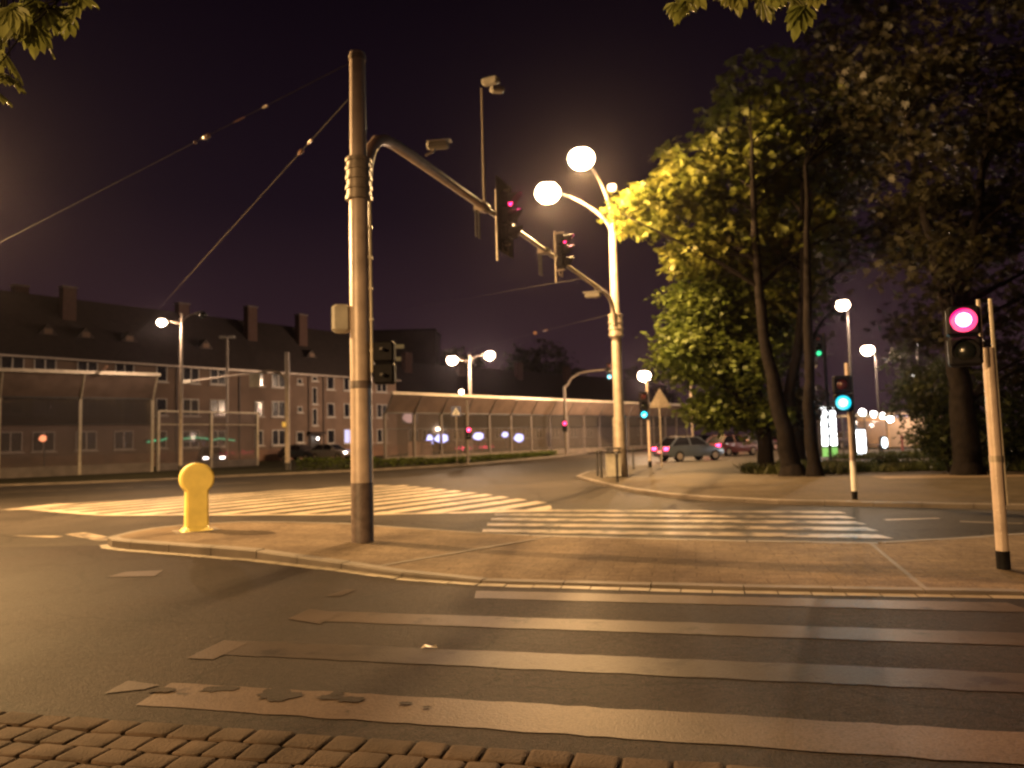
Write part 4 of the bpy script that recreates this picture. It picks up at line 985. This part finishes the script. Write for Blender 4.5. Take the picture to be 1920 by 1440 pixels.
# ================================================================== CARS
def car(label, loc, rz, col, lights='tail', k=1.0, group='cars on the road', tail=1.0):
    """saloon/hatchback, front towards local +X, 4.2 m long"""
    t = thing('car', label, 'car', loc, rz, group); W = .86
    paint = mat('car_paint_' + '_'.join(str(int(c * 100)) for c in col), col, .3, .2, .05, 3, coat=.6)
    prof = [(-2.1, .42), (-2.12, .75), (-1.98, .92), (-1.2, .98), (.9, .95), (1.75, .82), (2.05, .68), (2.1, .42), (1.9, .28), (-1.9, .28)]
    g = MB(); n = len(prof); vs = []
    for y, f in ((-W, .94), (-W * .92, 1), (W * .92, 1), (W, .94)):
        for x, z in prof: vs.append((x * (f if abs(y) == W else 1), y, .28 + (z - .28) * (1 if abs(y) != W else .97)))
    fs = [tuple(range(n - 1, -1, -1)), tuple(range(3 * n, 4 * n))]
    for q in range(3):
        for i in range(n): j = (i + 1) % n; fs.append((q * n + i, q * n + j, q * n + n + j, q * n + n + i))
    g.add(vs, fs); bd = g.build('body', paint, t, smooth=True)
    lo = [(-1.85, .94), (1.05, .93)]; hi = [(-1.25, 1.43), (.25, 1.45)]
    g = MB(); a, b = W * .90, W * .70
    g.add([(lo[0][0], -a, lo[0][1]), (lo[1][0], -a, lo[1][1]), (lo[1][0], a, lo[1][1]), (lo[0][0], a, lo[0][1]), (hi[0][0], -b, hi[0][1]), (hi[1][0], -b, hi[1][1]), (hi[1][0], b, hi[1][1]), (hi[0][0], b, hi[0][1])],
          [(4, 5, 6, 7), (0, 1, 5, 4), (1, 2, 6, 5), (2, 3, 7, 6), (3, 0, 4, 7)]); g.build('windows', M_pane, t)
    g = MB(); g.bbox((-.5, 0, 1.455), (1.56, b * 2 + .04, .05), .02); g.build('roof', paint, t)
    g = MB()
    for s in (-1, 1):
        g.tube([(lo[1][0], s * a, lo[1][1]), (hi[1][0], s * b, hi[1][1])], .035, 6); g.tube([(lo[0][0], s * a, lo[0][1]), (hi[0][0], s * b, hi[0][1])], .05, 6); g.tube([(-.4, s * a, .94), (-.45, s * b, 1.44)], .035, 6)
    g.build('pillar', paint, t)
    for x in (-1.3, 1.35):
        for s in (-1, 1):
            g = MB(); g.tube([(x, s * (W - .2), .32), (x, s * (W + .01), .32)], .32, 18); w = g.build('wheel', M_black, t)
            g = MB(); g.tube([(x, s * (W + .0), .32), (x, s * (W + .02), .32)], .2, 12); g.build('rim', M_galv, w)
    M_tail = emit('tail_light', (1.0, .02, .13), 10.0); M_head = emit('head_light', (1.0, .86, .72), 14.0); M_off = mat('unlit_lamp_glass', (.3, .3, .3), .2, 0, .1, 3)
    for s in (-1, 1):
        g = MB(); g.bbox((-2.09, s * .62, .78), (.12, .36, .17), .02); g.build('tail_light', M_tail if lights in ('tail', 'both') else M_offR, t)
        g = MB(); g.bbox((2.02, s * .6, .66), (.14, .36, .15), .02); g.build('headlight', M_head if lights in ('head', 'both') else M_off, t)
    g = MB(); g.box((-2.135, 0, .6), (.02, .5, .12)); g.build('number_plate', M_white, t)
    for s in (-1, 1): g = MB(); g.bbox((.75, s * (W + .06), 1.0), (.12, .18, .13), .02); g.build('mirror', paint, t)
    if lights in ('tail', 'both'): light(t, (-2.5, 0, .8), 25, (1, .03, .12), .15)
    if lights in ('head', 'both'): light(t, (2.5, 0, .65), 160, (1, .85, .65), .1, spot=90, aim=(1, 0, -.06))
    return t
def gp(px, py): p = gnd(px, py); return (p.x, p.y, 0)
p = at(1292, 868, 46); car('blue-grey car passing just right of the cyan signal pole, tail lights lit', (p.x, p.y, 0), R(24), (.07, .085, .11))
p = at(1372, 862, 54); car('dark red car farther off left of the tree trunks, tail lights lit', (p.x, p.y, 0), R(34), (.10, .03, .035))
p = at(1290, 850, 62); car('pale car behind the blue-grey one on the cross road', (p.x, p.y, 0), R(18), (.16, .14, .12), lights='tail')
p = at(1420, 850, 66); car('dark car farthest right on the cross road, half behind the trunks', (p.x, p.y, 0), R(28), (.05, .05, .06))
p = at(622, 868, 70); car('grey car parked before the block with a bright headlight, seen over the hedge', (p.x, p.y, .1), R(-25), (.20, .18, .17), 'head', group='parked cars')
p = at(396, 862, 59); car('added car facing out, headlights standing in for a reflection, behind the low see-through barrier', (p.x, p.y, .1), R(-62), (.12, .12, .13), 'head', group='parked cars')  # added car, its headlights take the place of a barrier reflection
p = at(565, 862, 71); car('dark car parked left of the grey car and hidden low behind the hedge', (p.x - .2, p.y + .5, .1), R(-25), (.04, .04, .05), 'none', group='parked cars')
p = at(1585, 860, 66); car('dark car with red tail lights seen between the sign and the advert box', (p.x, p.y, 0), R(25), (.05, .03, .04))

# ================================================================== BUS STOP AND SIGNS ON THE RIGHT
p = at(1552, 812, 47); t = thing('pylon_sign', 'blazing white pylon sign with a green foot behind the tree trunks', 'sign', (p.x, p.y, .08), R(20))
M_signw = emit('sign_white', (.95, .97, 1.0), 10.0); M_signg = emit('sign_green', (.10, .55, .03), .75)
def zpx(px, py, y): return at(px, py, y).z - .08
z0, z1, z2, z3 = zpx(1552, 862, 47), zpx(1552, 839, 47), zpx(1552, 822, 47), zpx(1552, 762, 47)
g = MB(); g.bbox((0, .05, (z3 + .05) / 2), (1.3, .3, z3 + .1), .04); g.build('case', M_dark, t)
g = MB(); g.box((0, -.115, (z0 + z1) / 2), (1.2, .02, z1 - z0)); g.build('green_panel', M_signg, t)
hs_ = (z3 - z1 - .1) / 4
for i in range(4):
    for x in (-.29, .29):
        g = MB(); g.box((x, -.115, z1 + .08 + hs_ * (i + .5)), (.52, .02, hs_ * .84)); g.build('white_panel', M_signw, t)
light(t, (0, -.8, 2.5), 120, (.9, .95, 1.0), .3)
p = at(1611, 832, 45); t = thing('advert_lightbox', 'upright glowing white advert box on a dark stand beside the shelter', 'advert box', (p.x, p.y, .08), R(20))
zz0, zz1 = zpx(1611, 857, 45), zpx(1611, 807, 45)
g = MB(); g.bbox((0, 0, zz1 / 2 + .05), (.95, .25, zz1 + .15), .04); g.build('case', M_dark, t)
g = MB(); g.box((0, -.13, (zz0 + zz1) / 2), (.72, .02, zz1 - zz0)); g.build('lit_face', M_signw, t)
light(t, (0, -.6, 1.5), 60, (.9, .95, 1.0), .3)
p = at(1668, 830, 52); t = thing('bus_shelter', 'bus shelter with a row of round lamps under its roof edge', 'bus shelter', (p.x, p.y, .08), R(30))
zr = at(1640, 780, 52).z - .08
g = MB(); g.bbox((-.6, .6, zr + .02), (5.6, 2.0, .14), .03); g.build('roof', M_grey, t)
for x in (-3.1, -.6, 1.9): g = MB(); g.tube([(x, 1.4, 0), (x, 1.4, zr - .06)], .05, 8); g.build('post', M_dark, t)
g = MB(); g.box((-.6, 1.45, 1.2), (4.8, .03, 1.9)); g.build('back_panel', M_clear, t)
g = MB(); g.box((-.6, 1.1, .45), (3.2, .4, .06)); g.box((-1.8, 1.1, .21), (.06, .35, .42)); g.box((.6, 1.1, .21), (.06, .35, .42)); g.build('bench', M_dark, t)
p0 = Vector((p.x, p.y, .08)); Mi = Matrix.Rotation(-R(30), 3, 'Z')
for px, py, y in ((1617, 773, 50), (1638, 777, 51.2), (1656, 780, 52.5), (1669, 786, 53.5)):
    q = Mi @ (at(px, py, y) - p0); g = MB(); g.sphere(q, .21, 12, 8); g.build('roof_lamp', M_lampwhite, t, smooth=True)
    light(t, q + Vector((0, -.3, -.4)), 40, (1, .85, .7), .15)
g = MB(); q = Mi @ (at(1656, 830, 53) - p0); g.bbox(q, (.75, .15, .9), .03); lb = g.build('timetable_case', M_dark, t)
g = MB(); g.sphere(q + Vector((0, -.12, 0)), .36, 12, 8, (.75, .25, 1.0)); g.build('timetable_light', emit('cool_white', (.8, .95, 1.0), 8), lb, smooth=True)
p = at(1725, 830, 64); t = thing('wall_building', 'plain low tan building with a blue lit strip behind the shelter', 'building', (p.x, p.y, .08), R(12))
M_tan = mat('tan_render', (.40, .29, .21), .9, 0, .15, .6)
g = MB(); g.box((1.5, 2, 1.45), (9.0, 4, 2.9)); g.build('wall', M_tan, t); g = MB(); g.box((1.5, 2, 2.97), (9.4, 4.4, .14)); g.build('roof', M_roof, t)
g = MB(); g.box((-1.7, -.08, 2.66), (1.2, .1, .22)); g.build('lit_strip', emit('violet_strip', (.35, .3, 1.0), .8), t)
g = MB(); g.box((3.5, -.03, 1.1), (1.0, .06, 2.1)); g.build('door', M_dark, t)
light(t, (-.8, -2.5, 3.0), 700, (1, .72, .5), .2)  # added light washing the wall, without a fixture
p = at(1694, 866, 50); t = thing('fence_post', 'short red-brown fence post before the tan building', 'post', (p.x, p.y, .08))
g = MB(); g.tube([(0, 0, 0), (0, 0, .95)], .08, 8); g.build('post', mat('red_post', (.2, .05, .05), .6), t); g = MB(); g.sphere((0, 0, 1.0), .1, 8, 6); g.build('knob', MATS['red_post'], t)
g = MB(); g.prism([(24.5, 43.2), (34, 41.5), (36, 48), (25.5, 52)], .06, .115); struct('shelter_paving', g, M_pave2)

# ================================================================== VEGETATION
def leaves(P, size, droop=.45, lflets=5, wid=.30, spread=1.15, seed=0):
    """compound leaves at points P (Nx3): vectorised, returns verts, faces"""
    r = np.random.default_rng(seed); N = len(P); az = r.uniform(0, 2 * np.pi, N); tl = r.normal(-droop, .35, N); rl = r.normal(0, .5, N); sz = size * r.uniform(.7, 1.25, N)
    f = np.stack([np.cos(az) * np.cos(tl), np.sin(az) * np.cos(tl), np.sin(tl)], 1)
    s = np.stack([-np.sin(az), np.cos(az), np.zeros(N)], 1); nrm = np.cross(f, s)
    s2 = s * np.cos(rl)[:, None] + nrm * np.sin(rl)[:, None]
    V = []; 
    for k in range(lflets):
        th = (k / (lflets - 1) - .5) * 2 * spread if lflets > 1 else 0.0
        L = sz * (1 - .28 * abs(th) / spread)
        d = f * np.cos(th) + s2 * np.sin(th); d[:, 2] -= .18 * r.random(N); d /= np.linalg.norm(d, axis=1)[:, None]
        w = -f * np.sin(th) + s2 * np.cos(th)
        b = P + d * (.04 * sz)[:, None]; m = P + d * (.62 * L)[:, None]; tip = P + d * L[:, None] - np.array([0, 0, 1.0]) * (.12 * L)[:, None]
        V.append(np.stack([b, m + w * (wid * L / 2)[:, None], tip, m - w * (wid * L / 2)[:, None]], 1))
    V = np.concatenate(V, 0); n = len(V); vs = V.reshape(-1, 3); fs = np.arange(n * 4).reshape(n, 4); return vs, fs
def leaf_obj(name, vs, fs, m, parent):
    me = bpy.data.meshes.new(name); me.vertices.add(len(vs)); me.vertices.foreach_set('co', np.asarray(vs, np.float32).ravel())
    n = len(fs); me.loops.add(n * 4); me.loops.foreach_set('vertex_index', np.asarray(fs, np.int32).ravel()); me.polygons.add(n)
    me.polygons.foreach_set('loop_start', np.arange(0, n * 4, 4, dtype=np.int32)); me.update(calc_edges=True); me.validate(); me.materials.append(m)
    o = bpy.data.objects.new(name, me); COL.objects.link(o); o.parent = parent; return o
def clump_points(blobs, seed, per=14, rad=.45, shell=.55):
    r = np.random.default_rng(seed); out = []; cs = []
    for (c, rr, n) in blobs:
        d = r.normal(size=(n, 3)); d /= np.linalg.norm(d, axis=1)[:, None]; q = r.uniform(shell, 1.0, n) ** .6
        C = np.array(c) + d * q[:, None] * np.array(rr); cs.append(C)
    cs = np.concatenate(cs); k = r.integers(per // 2, per + per // 2, len(cs))
    for c, n in zip(cs, k):
        off = r.normal(size=(n, 3)) * rad * np.array([1, 1, .55]); out.append(c + off)
    return np.concatenate(out), cs
def tree(name, label, base, trunks, blobs, m, seed, size=.22, per=14, rad=.45, group=None, lflets=5, shell=.55, wid=.30, limbs=16, cat='tree', limb_r=.07):
    b = Vector(base); t = thing(name, label, cat, b, group=group); rr = random.Random(seed); g = MB(); ends = []
    for tr in trunks:
        pts = [Vector(p) for p, _ in tr]; rad_ = [q for _, q in tr]; fine = []; fr = []
        for i in range(len(pts) - 1):
            for j in range(4):
                q = j / 4; p = pts[i].lerp(pts[i + 1], q) + Vector((rr.uniform(-.04, .04), rr.uniform(-.04, .04), 0)) * (0 if (i == 0 and j == 0) else 1); fine.append(p); fr.append((rad_[i] * (1 - q) + rad_[i + 1] * q) * rr.uniform(.94, 1.06))
        fine.append(pts[-1]); fr.append(rad_[-1]); g.tube(fine, fr, 12)
        g.tube([fine[0] - Vector((0, 0, .1)), fine[0] + Vector((0, 0, .12)), fine[0] + Vector((0, 0, .45))], [fr[0] * 1.6, fr[0] * 1.25, fr[0]], 12); ends.append((fine, fr))
    P, cs = clump_points(blobs, seed, per, rad, shell)
    idx = list(range(len(cs))); rr.shuffle(idx)
    for i in idx[:limbs]:
        c = Vector(cs[i]); best = None
        for fine, fr in ends:
            for p, q in zip(fine[3:], fr[3:]):
                dz = c.z - p.z; hd_ = (Vector((c.x, c.y)) - Vector((p.x, p.y))).length
                cost = abs(dz - hd_ * .6) + hd_ * .3
                if best is None or cost < best[0]: best = (cost, p, q)
        p, q = best[1], min(best[2] * .6, limb_r * 1.6); mid = p.lerp(c, .5) + Vector((rr.uniform(-.25, .25), rr.uniform(-.25, .25), rr.uniform(.0, .35)))
        g.tube([p, p.lerp(mid, .5) + Vector((0, 0, .08)), mid, mid.lerp(c, .55), c], [q, q * .8, q * .6, q * .4, q * .18], 6)
    g.build('trunk', M_bark, t, world=True, smooth=True)
    vs, fs = leaves(P, size, lflets=lflets, seed=seed + 1, wid=wid); vs = vs - np.array(b)
    leaf_obj('crown', vs, fs, m, t); return t
def bl(px, py, y, rx, ry, rz, n): p = at(px, py, y); return ((p.x, p.y, p.z), (rx, ry, rz), n)

# chestnut nearest the lamps: leaves reach over the mast
tb = gnd(1487, 892, .1)
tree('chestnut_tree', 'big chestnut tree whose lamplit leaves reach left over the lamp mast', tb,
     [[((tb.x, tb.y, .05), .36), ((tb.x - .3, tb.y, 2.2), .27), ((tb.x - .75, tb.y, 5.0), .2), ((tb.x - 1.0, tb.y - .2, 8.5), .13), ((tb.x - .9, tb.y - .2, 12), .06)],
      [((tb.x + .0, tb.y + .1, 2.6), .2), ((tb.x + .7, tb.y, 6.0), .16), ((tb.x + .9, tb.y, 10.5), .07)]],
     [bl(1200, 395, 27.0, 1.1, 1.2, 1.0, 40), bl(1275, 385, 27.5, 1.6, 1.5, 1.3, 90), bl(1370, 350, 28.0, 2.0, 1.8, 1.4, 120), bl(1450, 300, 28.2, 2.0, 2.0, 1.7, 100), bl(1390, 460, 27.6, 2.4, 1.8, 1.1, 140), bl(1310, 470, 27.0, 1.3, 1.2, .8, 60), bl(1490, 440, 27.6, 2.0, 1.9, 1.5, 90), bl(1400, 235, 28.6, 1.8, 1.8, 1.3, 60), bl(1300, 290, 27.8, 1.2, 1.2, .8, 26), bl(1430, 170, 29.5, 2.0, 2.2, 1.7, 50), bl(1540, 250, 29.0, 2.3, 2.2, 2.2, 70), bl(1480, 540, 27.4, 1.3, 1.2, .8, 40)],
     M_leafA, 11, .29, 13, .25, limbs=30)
# lime with a dense low crown
tb2 = gnd(1447, 888, .1)
tree('lime_tree', 'dense bushy lime tree with green low crown left of the trunks', tb2,
     [[((tb2.x, tb2.y + .4, .05), .33), ((tb2.x - .1, tb2.y + .5, 2.4), .26), ((tb2.x - .5, tb2.y + .8, 4.5), .16), ((tb2.x - .8, tb2.y + 1.0, 6.8), .06)]],
     [bl(1330, 570, 28.6, 1.9, 1.7, 1.35, 190), bl(1285, 660, 28.6, 1.15, 1.5, 1.3, 130), bl(1375, 680, 28.4, 1.7, 1.7, 1.5, 190), bl(1440, 590, 29, 1.6, 1.8, 1.5, 120), bl(1340, 770, 28.8, 1.2, 1.4, .7, 90), bl(1420, 780, 28.6, 1.1, 1.4, .75, 80)],
     M_leafB, 23, .19, 18, .30, lflets=4, shell=.25, wid=.5, limbs=16)
# slim third trunk with sparse crown
tb3 = gnd(1528, 893, .1)
tree('chestnut_tree', 'slim dark tree standing rightmost of the three trunks', tb3,
     [[((tb3.x, tb3.y, .05), .24), ((tb3.x - .1, tb3.y, 2.5), .19), ((tb3.x + .1, tb3.y, 6), .14), ((tb3.x + .35, tb3.y + .2, 11), .06)]],
     [bl(1560, 330, 28.5, 1.8, 2.0, 1.8, 40), bl(1500, 560, 28.8, 1.5, 1.5, 1.0, 22), bl(1620, 140, 29, 2.6, 2.4, 2.0, 50), bl(1560, 480, 28, 1.1, 1.2, .8, 14)],
     M_leafD, 31, .26, 12, .4, limbs=18)
# dense dark tree behind the trunks
tb5 = at(1500, 880, 36); tb5.z = .1
tree('maple_tree', 'dense dark tree standing close behind the three trunks', tb5, [[((tb5.x, tb5.y, .05), .3), ((tb5.x, tb5.y, 4), .22), ((tb5.x + .3, tb5.y, 9), .08)]],
     [bl(1440, 640, 36, 2.2, 1.6, 2.0, 120), bl(1500, 480, 36, 2.2, 1.6, 2.0, 110), bl(1490, 760, 36, 1.5, 1.5, 1.0, 60), bl(1550, 330, 36, 2.8, 1.8, 2.6, 140), bl(1640, 200, 36, 3.0, 1.8, 2.6, 120), bl(1400, 480, 36, 1.8, 1.6, 1.8, 60)], M_leafD, 37, .3, 14, .45, limbs=12, shell=.2)
# great dark maple on the right
tb4 = at(1815, 890, 24); tb4.z = .1
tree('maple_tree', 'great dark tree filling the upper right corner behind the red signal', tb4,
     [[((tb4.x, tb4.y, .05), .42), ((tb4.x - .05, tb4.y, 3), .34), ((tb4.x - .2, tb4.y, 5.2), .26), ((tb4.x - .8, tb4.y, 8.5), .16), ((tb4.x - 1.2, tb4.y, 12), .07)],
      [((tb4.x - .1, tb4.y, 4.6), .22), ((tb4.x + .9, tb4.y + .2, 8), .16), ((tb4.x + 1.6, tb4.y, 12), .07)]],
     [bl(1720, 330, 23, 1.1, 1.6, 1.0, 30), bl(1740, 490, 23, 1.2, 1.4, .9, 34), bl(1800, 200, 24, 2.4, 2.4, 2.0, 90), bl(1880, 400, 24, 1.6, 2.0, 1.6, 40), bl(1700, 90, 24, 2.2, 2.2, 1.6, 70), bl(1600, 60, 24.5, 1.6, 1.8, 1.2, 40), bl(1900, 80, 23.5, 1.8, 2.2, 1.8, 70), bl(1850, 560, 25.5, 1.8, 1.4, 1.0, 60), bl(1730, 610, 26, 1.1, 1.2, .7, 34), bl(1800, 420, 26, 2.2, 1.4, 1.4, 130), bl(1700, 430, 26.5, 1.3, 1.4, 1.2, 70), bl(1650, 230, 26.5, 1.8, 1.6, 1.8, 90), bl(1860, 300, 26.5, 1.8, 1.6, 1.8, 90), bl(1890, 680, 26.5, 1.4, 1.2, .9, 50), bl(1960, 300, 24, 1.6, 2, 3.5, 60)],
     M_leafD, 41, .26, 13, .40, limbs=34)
# shrubs at the right
def shrub(label, px, py, y, blobs, seed, m=M_leafC, size=.17, per=16, rad=.3):
    b = at(px, py, y); b.z = .1; bx = [((b.x + dx, b.y + dy, dz), rr, n) for dx, dy, dz, rr, n in blobs]
    t = thing('shrub', label, 'shrub', b, group='shrubs on the right'); r = random.Random(seed); g = MB(); P, cs = clump_points(bx, seed, per, rad, .25)
    for c in cs[::6]: c = Vector(c); g.tube([b + Vector((r.uniform(-.2, .2), r.uniform(-.2, .2), -.02)), b.lerp(c, .5) + Vector((0, 0, .15)), c], [.035, .025, .008], 5)
    g.build('stems', M_bark, t, world=True); vs, fs = leaves(P, size, lflets=3, seed=seed + 2, wid=.55); leaf_obj('foliage', vs - np.array(b), fs, m, t)
shrub('big dark shrub left of the red signal pole with lamps showing through', 1790, 880, 26, [(0, 0, 1.3, (1.3, 1.0, 1.1), 120), (-.3, 0, 2.9, (1.3, 1.0, .9), 70), (-1.1, .4, 2.6, (.7, .8, .5), 26), (.9, .3, 2.4, (.9, .8, .8), 50)], 51)
shrub('low dark shrub at the right frame edge behind the red signal pole', 1905, 880, 27, [(0, 0, 1.2, (1.5, 1.0, 1.1), 110), (.4, 0, 2.6, (1.2, 1.0, .9), 70)], 52)
shrub('tall ragged shrub between the shelter and the big dark shrub, far back', 1760, 870, 38, [(0, 0, 4.2, (1.6, 1.2, 1.3), 60), (.6, 0, 2.4, (1.2, 1, 1.2), 60), (-1.3, 0, 5.2, (1.0, 1, .9), 26)], 53, size=.2)
# round clipped bushes by the shelter
for lb, px in (('left one of two small round bushes on the grass before the shelter', 1655), ('right one of two small round bushes on the grass before the shelter', 1681)):
    b = gnd(px, 880, .1); t = thing('bush', lb, 'bush', b, group='small round bushes'); P, cs = clump_points([((b.x, b.y, .38), (.34, .34, .3), 40)], px, 12, .12, .3)
    vs, fs = leaves(P, .09, lflets=3, seed=px, wid=.6); leaf_obj('foliage', vs - np.array(b), fs, M_leafC, t)
    g = MB(); g.tube([b, b + Vector((0, 0, .3))], .03, 6); g.build('stem', M_bark, t, world=True)
# hedge in front of the block
hl = [(-13.0, 44.6), (-10.5, 45.0), (-8.3, 45.9), (-6.0, 48.5), (-3.4, 52.2), (0, 58.5), (3.5, 66)]
t = thing('hedge', 'long low clipped hedge along the verge before the apartment block', 'hedge', (-13, 44.6, .1)); P = []
r = np.random.default_rng(61)
for i in range(len(hl) - 1):
    a = np.array(hl[i]); b = np.array(hl[i + 1]); L = np.linalg.norm(b - a); n = int(L * 190); q = r.random(n); p2 = a + (b - a) * q[:, None]
    e2 = (b - a) / L; h = (.72 - .12 * i) if i < 3 else .38
    p2 = p2 + np.array([-e2[1], e2[0]]) * r.uniform(-.4, .4, n)[:, None]; P.append(np.column_stack([p2, .1 + h * r.random(n) ** .6]))
P = np.concatenate(P); vs, fs = leaves(P, .16, lflets=3, seed=62, wid=.6, droop=0); leaf_obj('foliage', vs - np.array([-13, 44.6, .1]), fs, M_leafB, t)
g = MB()
for i in range(len(hl) - 1):
    for q in (0.1, .4, .7):
        x, y = hl[i][0] * (1 - q) + hl[i + 1][0] * q, hl[i][1] * (1 - q) + hl[i + 1][1] * q; g.tube([(x, y, .08), (x, y, .35)], .03, 5)
g.build('stems', M_bark, t, world=True)
# distant trees on the skyline
for k, (lb, px, py, y, rx, rz_) in enumerate((('left of two dark distant trees on the skyline over the long barrier', 860, 700, 175, 7, 6), ('right dark distant tree on the skyline left of the lamp mast', 1010, 690, 180, 9, 7.5), ('distant tree low on the skyline right of the lamp mast', 1200, 730, 185, 7, 5))):
    b = at(px, 830, y); b.z = 0; c = at(px, py, y)
    tree('distant_tree', lb, b, [[((b.x, b.y, 0), .5), ((b.x, b.y, c.z * .5), .4), ((b.x, b.y, c.z), .15)]], [((c.x, c.y, c.z), (rx, 5, rz_), 110), ((c.x + rx * .6, c.y, c.z - 3), (rx * .7, 4, rz_ * .6), 50)], M_leafC, 70 + k, 1.1, 9, 1.1, group='trees on the skyline', lflets=3, wid=.7, shell=.2, limbs=8, limb_r=.2)
# grass and weeds under the trees
gv = []; gf = []
def grass(poly_c, rx, ry, n, h, r):
    a = r.uniform(0, 2 * np.pi, n); q = np.sqrt(r.random(n)); x = poly_c[0] + rx * q * np.cos(a); y = poly_c[1] + ry * q * np.sin(a); hh = h * r.uniform(.4, 1.3, n); az = r.uniform(0, 2 * np.pi, n); w = .02 + .02 * r.random(n)
    lean = r.normal(0, .35, (n, 2)) * hh[:, None]
    p0 = np.column_stack([x - w * np.cos(az), y - w * np.sin(az), np.full(n, .1)]); p1 = np.column_stack([x + w * np.cos(az), y + w * np.sin(az), np.full(n, .1)])
    t2 = np.column_stack([x + lean[:, 0], y + lean[:, 1], .1 + hh]); m = np.column_stack([x + lean[:, 0] * .4 + w * np.cos(az) * .7, y + lean[:, 1] * .4 + w * np.sin(az) * .7, .1 + hh * .6])
    return np.stack([p0, p1, m, t2], 1)
r = np.random.default_rng(81); Q = [grass((11.0, 28.6), 2.2, 2.2, 4200, .34, r), grass((13.6, 29), 2.6, 2.2, 3000, .26, r), grass((18, 27.5), 3.2, 2.2, 3600, .30, r), grass((22, 40), 5, 2.0, 2500, .3, r)]
Q = np.concatenate(Q); n = len(Q); o = leaf_obj('grass', Q.reshape(-1, 3), np.arange(n * 4).reshape(n, 4), M_grass, None); o['kind'] = 'stuff'
g = MB(); r2 = random.Random(5)
def blob(cx, cy_, rx, ry, z, k=28):
    return [(cx + rx * math.cos(2 * math.pi * i / k) * r2.uniform(.9, 1.08), cy_ + ry * math.sin(2 * math.pi * i / k) * r2.uniform(.9, 1.08), z) for i in range(k)]
for j, (cx, cy_, rx, ry) in enumerate(((11.0, 28.6), (13.6, 29.0), (18.0, 27.5), (22, 40))[i] + ((2.2, 2.2), (2.6, 2.2), (3.2, 2.2), (5, 2.0))[i] for i in range(4)):
    v = blob(cx, cy_, rx * 1.05, ry * 1.05, .106 + .004 * j); g.add(v, [tuple(range(len(v)))])
struct('earth_bed', g, M_soil)

# overhanging chestnut branches close to the camera
def near_leaf(g, p, az, size, r, droop):
    """one big seven-finger chestnut leaf hanging from p"""
    p = Vector(p); f = Vector((math.cos(az) * math.cos(droop), math.sin(az) * math.cos(droop), math.sin(droop))); s = Vector((-math.sin(az), math.cos(az), 0)); nrm = f.cross(s)
    rl = r.uniform(-.5, .5); s = s * math.cos(rl) + nrm * math.sin(rl); nrm = f.cross(s)
    for k in range(7):
        th = (k / 6 - .5) * 2.5; L = size * (1 - .35 * abs(th) / 1.25) * r.uniform(.9, 1.1); d = f * math.cos(th) + s * math.sin(th); w = -f * math.sin(th) + s * math.cos(th); W_ = L * .20
        rows = []
        for q, ww in ((.03, .10), (.25, .45), (.5, .85), (.68, 1.0), (.85, .72), (1.0, .03)):
            c = p + d * (L * q) + Vector((0, 0, -.28 * L * q * q)); rows.append((c - w * W_ * ww + nrm * .012, c, c + w * W_ * ww + nrm * .012))
        vs = [v for row in rows for v in row]; fs = []
        for i in range(5): o = i * 3; fs += [(o, o + 1, o + 4, o + 3), (o + 1, o + 2, o + 5, o + 4)]
        g.add(vs, fs)
def branch(label, pts, spots, seed, size):
    r = random.Random(seed); b = Vector(pts[0]); t = thing('chestnut_branch', label, 'branch', b, group='overhanging branches')
    g = MB(); g.tube(pts, [.03] + [.018] * (len(pts) - 2) + [.008], 7)
    gl = MB()
    for p in spots:
        p = Vector(p); q = min((Vector(x) for x in pts), key=lambda x: (x - p).length); g.tube([q, q.lerp(p, .5) + Vector((0, 0, .05)), p], [.007, .005, .003], 5)
        for _ in range(2): near_leaf(gl, p + Vector((r.uniform(-.03, .03), r.uniform(-.05, .05), r.uniform(-.02, .03))), r.uniform(0, 6.28), size * r.uniform(.8, 1.15), r, r.uniform(-1.2, -.5))
    g.build('twig', M_bark, t, world=True, smooth=True); gl.build('leaves', M_leafN, t, world=True, smooth=True)
y = 4.6
branch('leafy chestnut branch hanging into the top left corner', [at(-260, -260, y), at(-120, -90, y), at(10, -30, y), at(110, 0, y)],
       [at(*q, y + dy) for q, dy in (((150, 5), .1), ((80, 10), 0), ((30, 20), -.2), ((-20, 60), .1), ((100, 40), .2), ((0, 110), 0), ((-30, 160), -.1), ((50, 0), .3), ((10, 60), .25), ((-10, 20), 0), ((120, 15), .2), ((40, 60), .1), ((-10, 100), .2), ((20, 150), .1), ((0, 20), .3), ((60, 40), .0))], 3, .18)
y = 5.2
branch('leafy chestnut branch hanging in at the top right of centre', [at(1700, -330, y), at(1560, -160, y), at(1420, -60, y), at(1290, -30, y)],
       [at(*q, y + dy) for q, dy in (((1265, 0), .1), ((1300, -20), 0), ((1340, -20), .2), ((1400, -10), 0), ((1440, -10), -.2), ((1480, -5), .1), ((1520, -10), .2), ((1290, 10), 0), ((1425, 5), .1), ((1505, 10), -.1), ((1370, -25), .1))], 5, .155)

# ================================================================== HAZE
# thin haze added for the glow of lens bloom round the lamps
g = MB(); g.box((10, 80, 16), (330, 210, 34.2)); hz = g.build('haze', bpy.data.materials.new('added_haze'), kind='stuff')
m = hz.data.materials[0]; m.use_nodes = True; n = m.node_tree.nodes; n.clear()
o = n.new('ShaderNodeOutputMaterial'); v = n.new('ShaderNodeVolumePrincipled')
v.inputs['Density'].default_value = 0.00008; v.inputs['Color'].default_value = (0.86, 0.78, 0.98, 1); v.inputs['Anisotropy'].default_value = 0.90
m.node_tree.links.new(v.outputs[0], o.inputs['Volume'])
